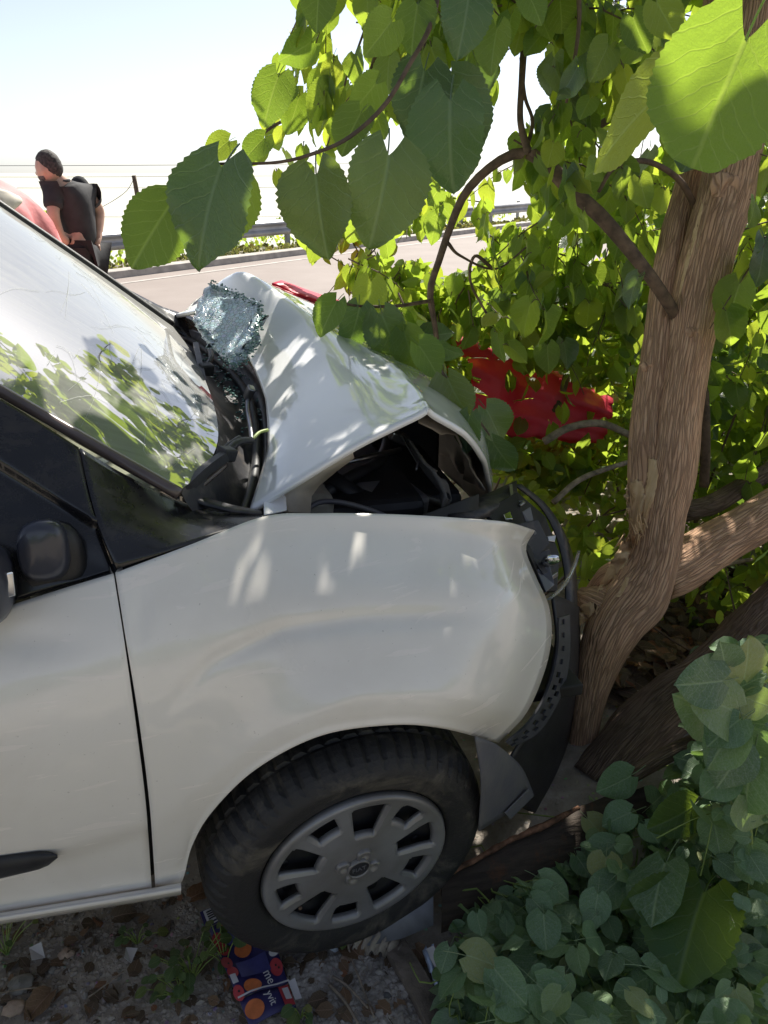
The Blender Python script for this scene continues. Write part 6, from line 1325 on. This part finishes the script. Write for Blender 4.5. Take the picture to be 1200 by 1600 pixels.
def gravel(name, label, n, poly, smin, smax, mat, seed, sq=(1, 1, .6)):
    rg = np.random.default_rng(seed); P = []; A = np.array(poly, float)
    while len(P) < n:
        x, y = rg.uniform(A[:, 0].min(), A[:, 0].max()), rg.uniform(A[:, 1].min(), A[:, 1].max())
        if inpoly(x, y, poly): P.append(onz(x, y, .0))
    P = np.array(P); s_ = smin * (smax / smin) ** (rg.random(n) ** 2.2); v, f = crumbs(P, s_, rg, sq); return tag(mesh(name, v, f, mat, None, smooth=False), label, kind='stuff')
gravel('gravel', 'grey gravel heap between the carton and the batten', 2600, [(420, 1480), (560, 1470), (640, 1500), (710, 1620), (430, 1620), (470, 1550)], .0025, .011, MT['gravel'], 81)
gravel('gravel', 'scattered pebbles and dirt clods over the ground under the van', 4200, [(-40, 1430), (290, 1380), (340, 1480), (460, 1480), (460, 1640), (-40, 1640)], .002, .010, MT['soil'], 82)
gravel('gravel', 'scattered small pale pebbles on the bare dirt', 700, [(-40, 1430), (290, 1380), (340, 1480), (460, 1480), (460, 1640), (-40, 1640)], .002, .008, MT['gravel'], 83)
# dry twigs
for pts, r_, lb in (([(535, 1452), (545, 1490), (562, 1540), (585, 1600)], .003, 'dry stalk rising from the gravel against the hubcap'), ([(515, 1548), (540, 1575), (560, 1610)], .004, 'short broken stick in the gravel at the bottom edge'), ([(0, 1562), (40, 1555), (70, 1552)], .002, 'thin dry grass stalk by the large flat stone'),
                    ([(140, 1568), (165, 1550), (195, 1527)], .002, 'dry grass stalk pointing at the tilted paper scrap'), ([(520, 1535), (545, 1552), (575, 1585)], .003, 'thin bent stick next to the dry stalk'), ([(345, 1372), (300, 1395), (260, 1400)], .002, 'dry straw behind the van sill')):
    rt_ = root('dry_twig', onz(*pts[-1]), lb, 'twig', 'dry twigs on the ground'); tube('twig', [onz(x, y, .02 + (.10 if (k == 0 and 'rising' in lb) else .0)) for k, (x, y) in enumerate(pts)], [r_ * (1 - .15 * k) for k in range(len(pts))], MT['grey_twig'], rt_, n=6, seg=16, rough=.2, rscale=40)
# little weeds
WM = leaf_meshes('leaf', MT['weed'], 3, nr=7, nc=4, serr=0, fold=.15, curl=.3, wid=.46, tipp=.6, wave=.03, petiole=.5, lobe=.16)
def weed(x, y, n, spread, hgt, size, lb, seed):
    rg = np.random.default_rng(seed); b = onz(x, y); w_ = root('weed', b, lb, 'weed'); tw = []
    for k in range(n):
        a = rg.uniform(0, 6.28); r_ = spread * rg.random() ** .6; p = b + [r_ * math.cos(a), r_ * math.sin(a) * .8, hgt * rg.uniform(.25, 1)]; put_leaf(WM[k % 3], p, (math.cos(a), math.sin(a), -.2), (rg.normal() * .4, -.35, 1), size * .62 * rg.uniform(.6, 1.3), w_); tw.append((cr([b + [0, 0, -.005], (b + p) / 2 + [0, 0, .01], p], 5), .0016, .001))
    v, f = tubes_geo(tw, 4); mesh('stalks', v, f, MT['petiole'], w_)
weed(300, 1530, 26, .09, .10, .034, 'leafy weed sprouting left of the carton', 1); weed(352, 1510, 9, .05, .12, .040, 'weed with heart-shaped leaves growing over the carton', 2); weed(215, 1475, 8, .05, .05, .03, 'low weed near the tilted paper scrap', 3); weed(540, 1470, 6, .04, .06, .035, 'small weed between tyre and rag', 4); weed(470, 1590, 6, .04, .05, .04, 'yellowing weed at the bottom edge below the gravel', 5); weed(10, 1490, 10, .07, .09, .03, 'weed tuft at the left edge under the sill', 6); weed(285, 1560, 14, .07, .09, .03, 'trailing weed stems below the carton corner', 7)
for k, (x0, y0, x1, y1, lb) in enumerate(((560, 1500, 530, 1470, 'curled dry leaf beside the rag'), (700, 1530, 680, 1490, 'brown dry leaf between batten and wrapper'), (300, 1410, 335, 1390, 'brown dry leaf behind the tyre under the wing'), (80, 1560, 40, 1600, 'large brown dry leaf at the lower left corner'), (180, 1440, 215, 1430, 'small dry leaf in the shade under the sill'), (650, 1490, 672, 1515, 'torn dry leaf beside the batten'))):
    dm = leaf_meshes('leaf', MT['leaf_dry'], 1, nr=8, nc=6, serr=.04, fold=.5, curl=.7, wid=.42, tipp=.6, wave=.06, petiole=.3, lobe=.16); o = put_leaf(dm[0], onz(x0, y0, .015), onz(x1, y1, .02) - onz(x0, y0, .015), (rg.normal() * .3, -.3, 1), np.linalg.norm(onz(x1, y1) - onz(x0, y0)), None, 'dry_leaf'); tag(o, lb, 'dry leaf')
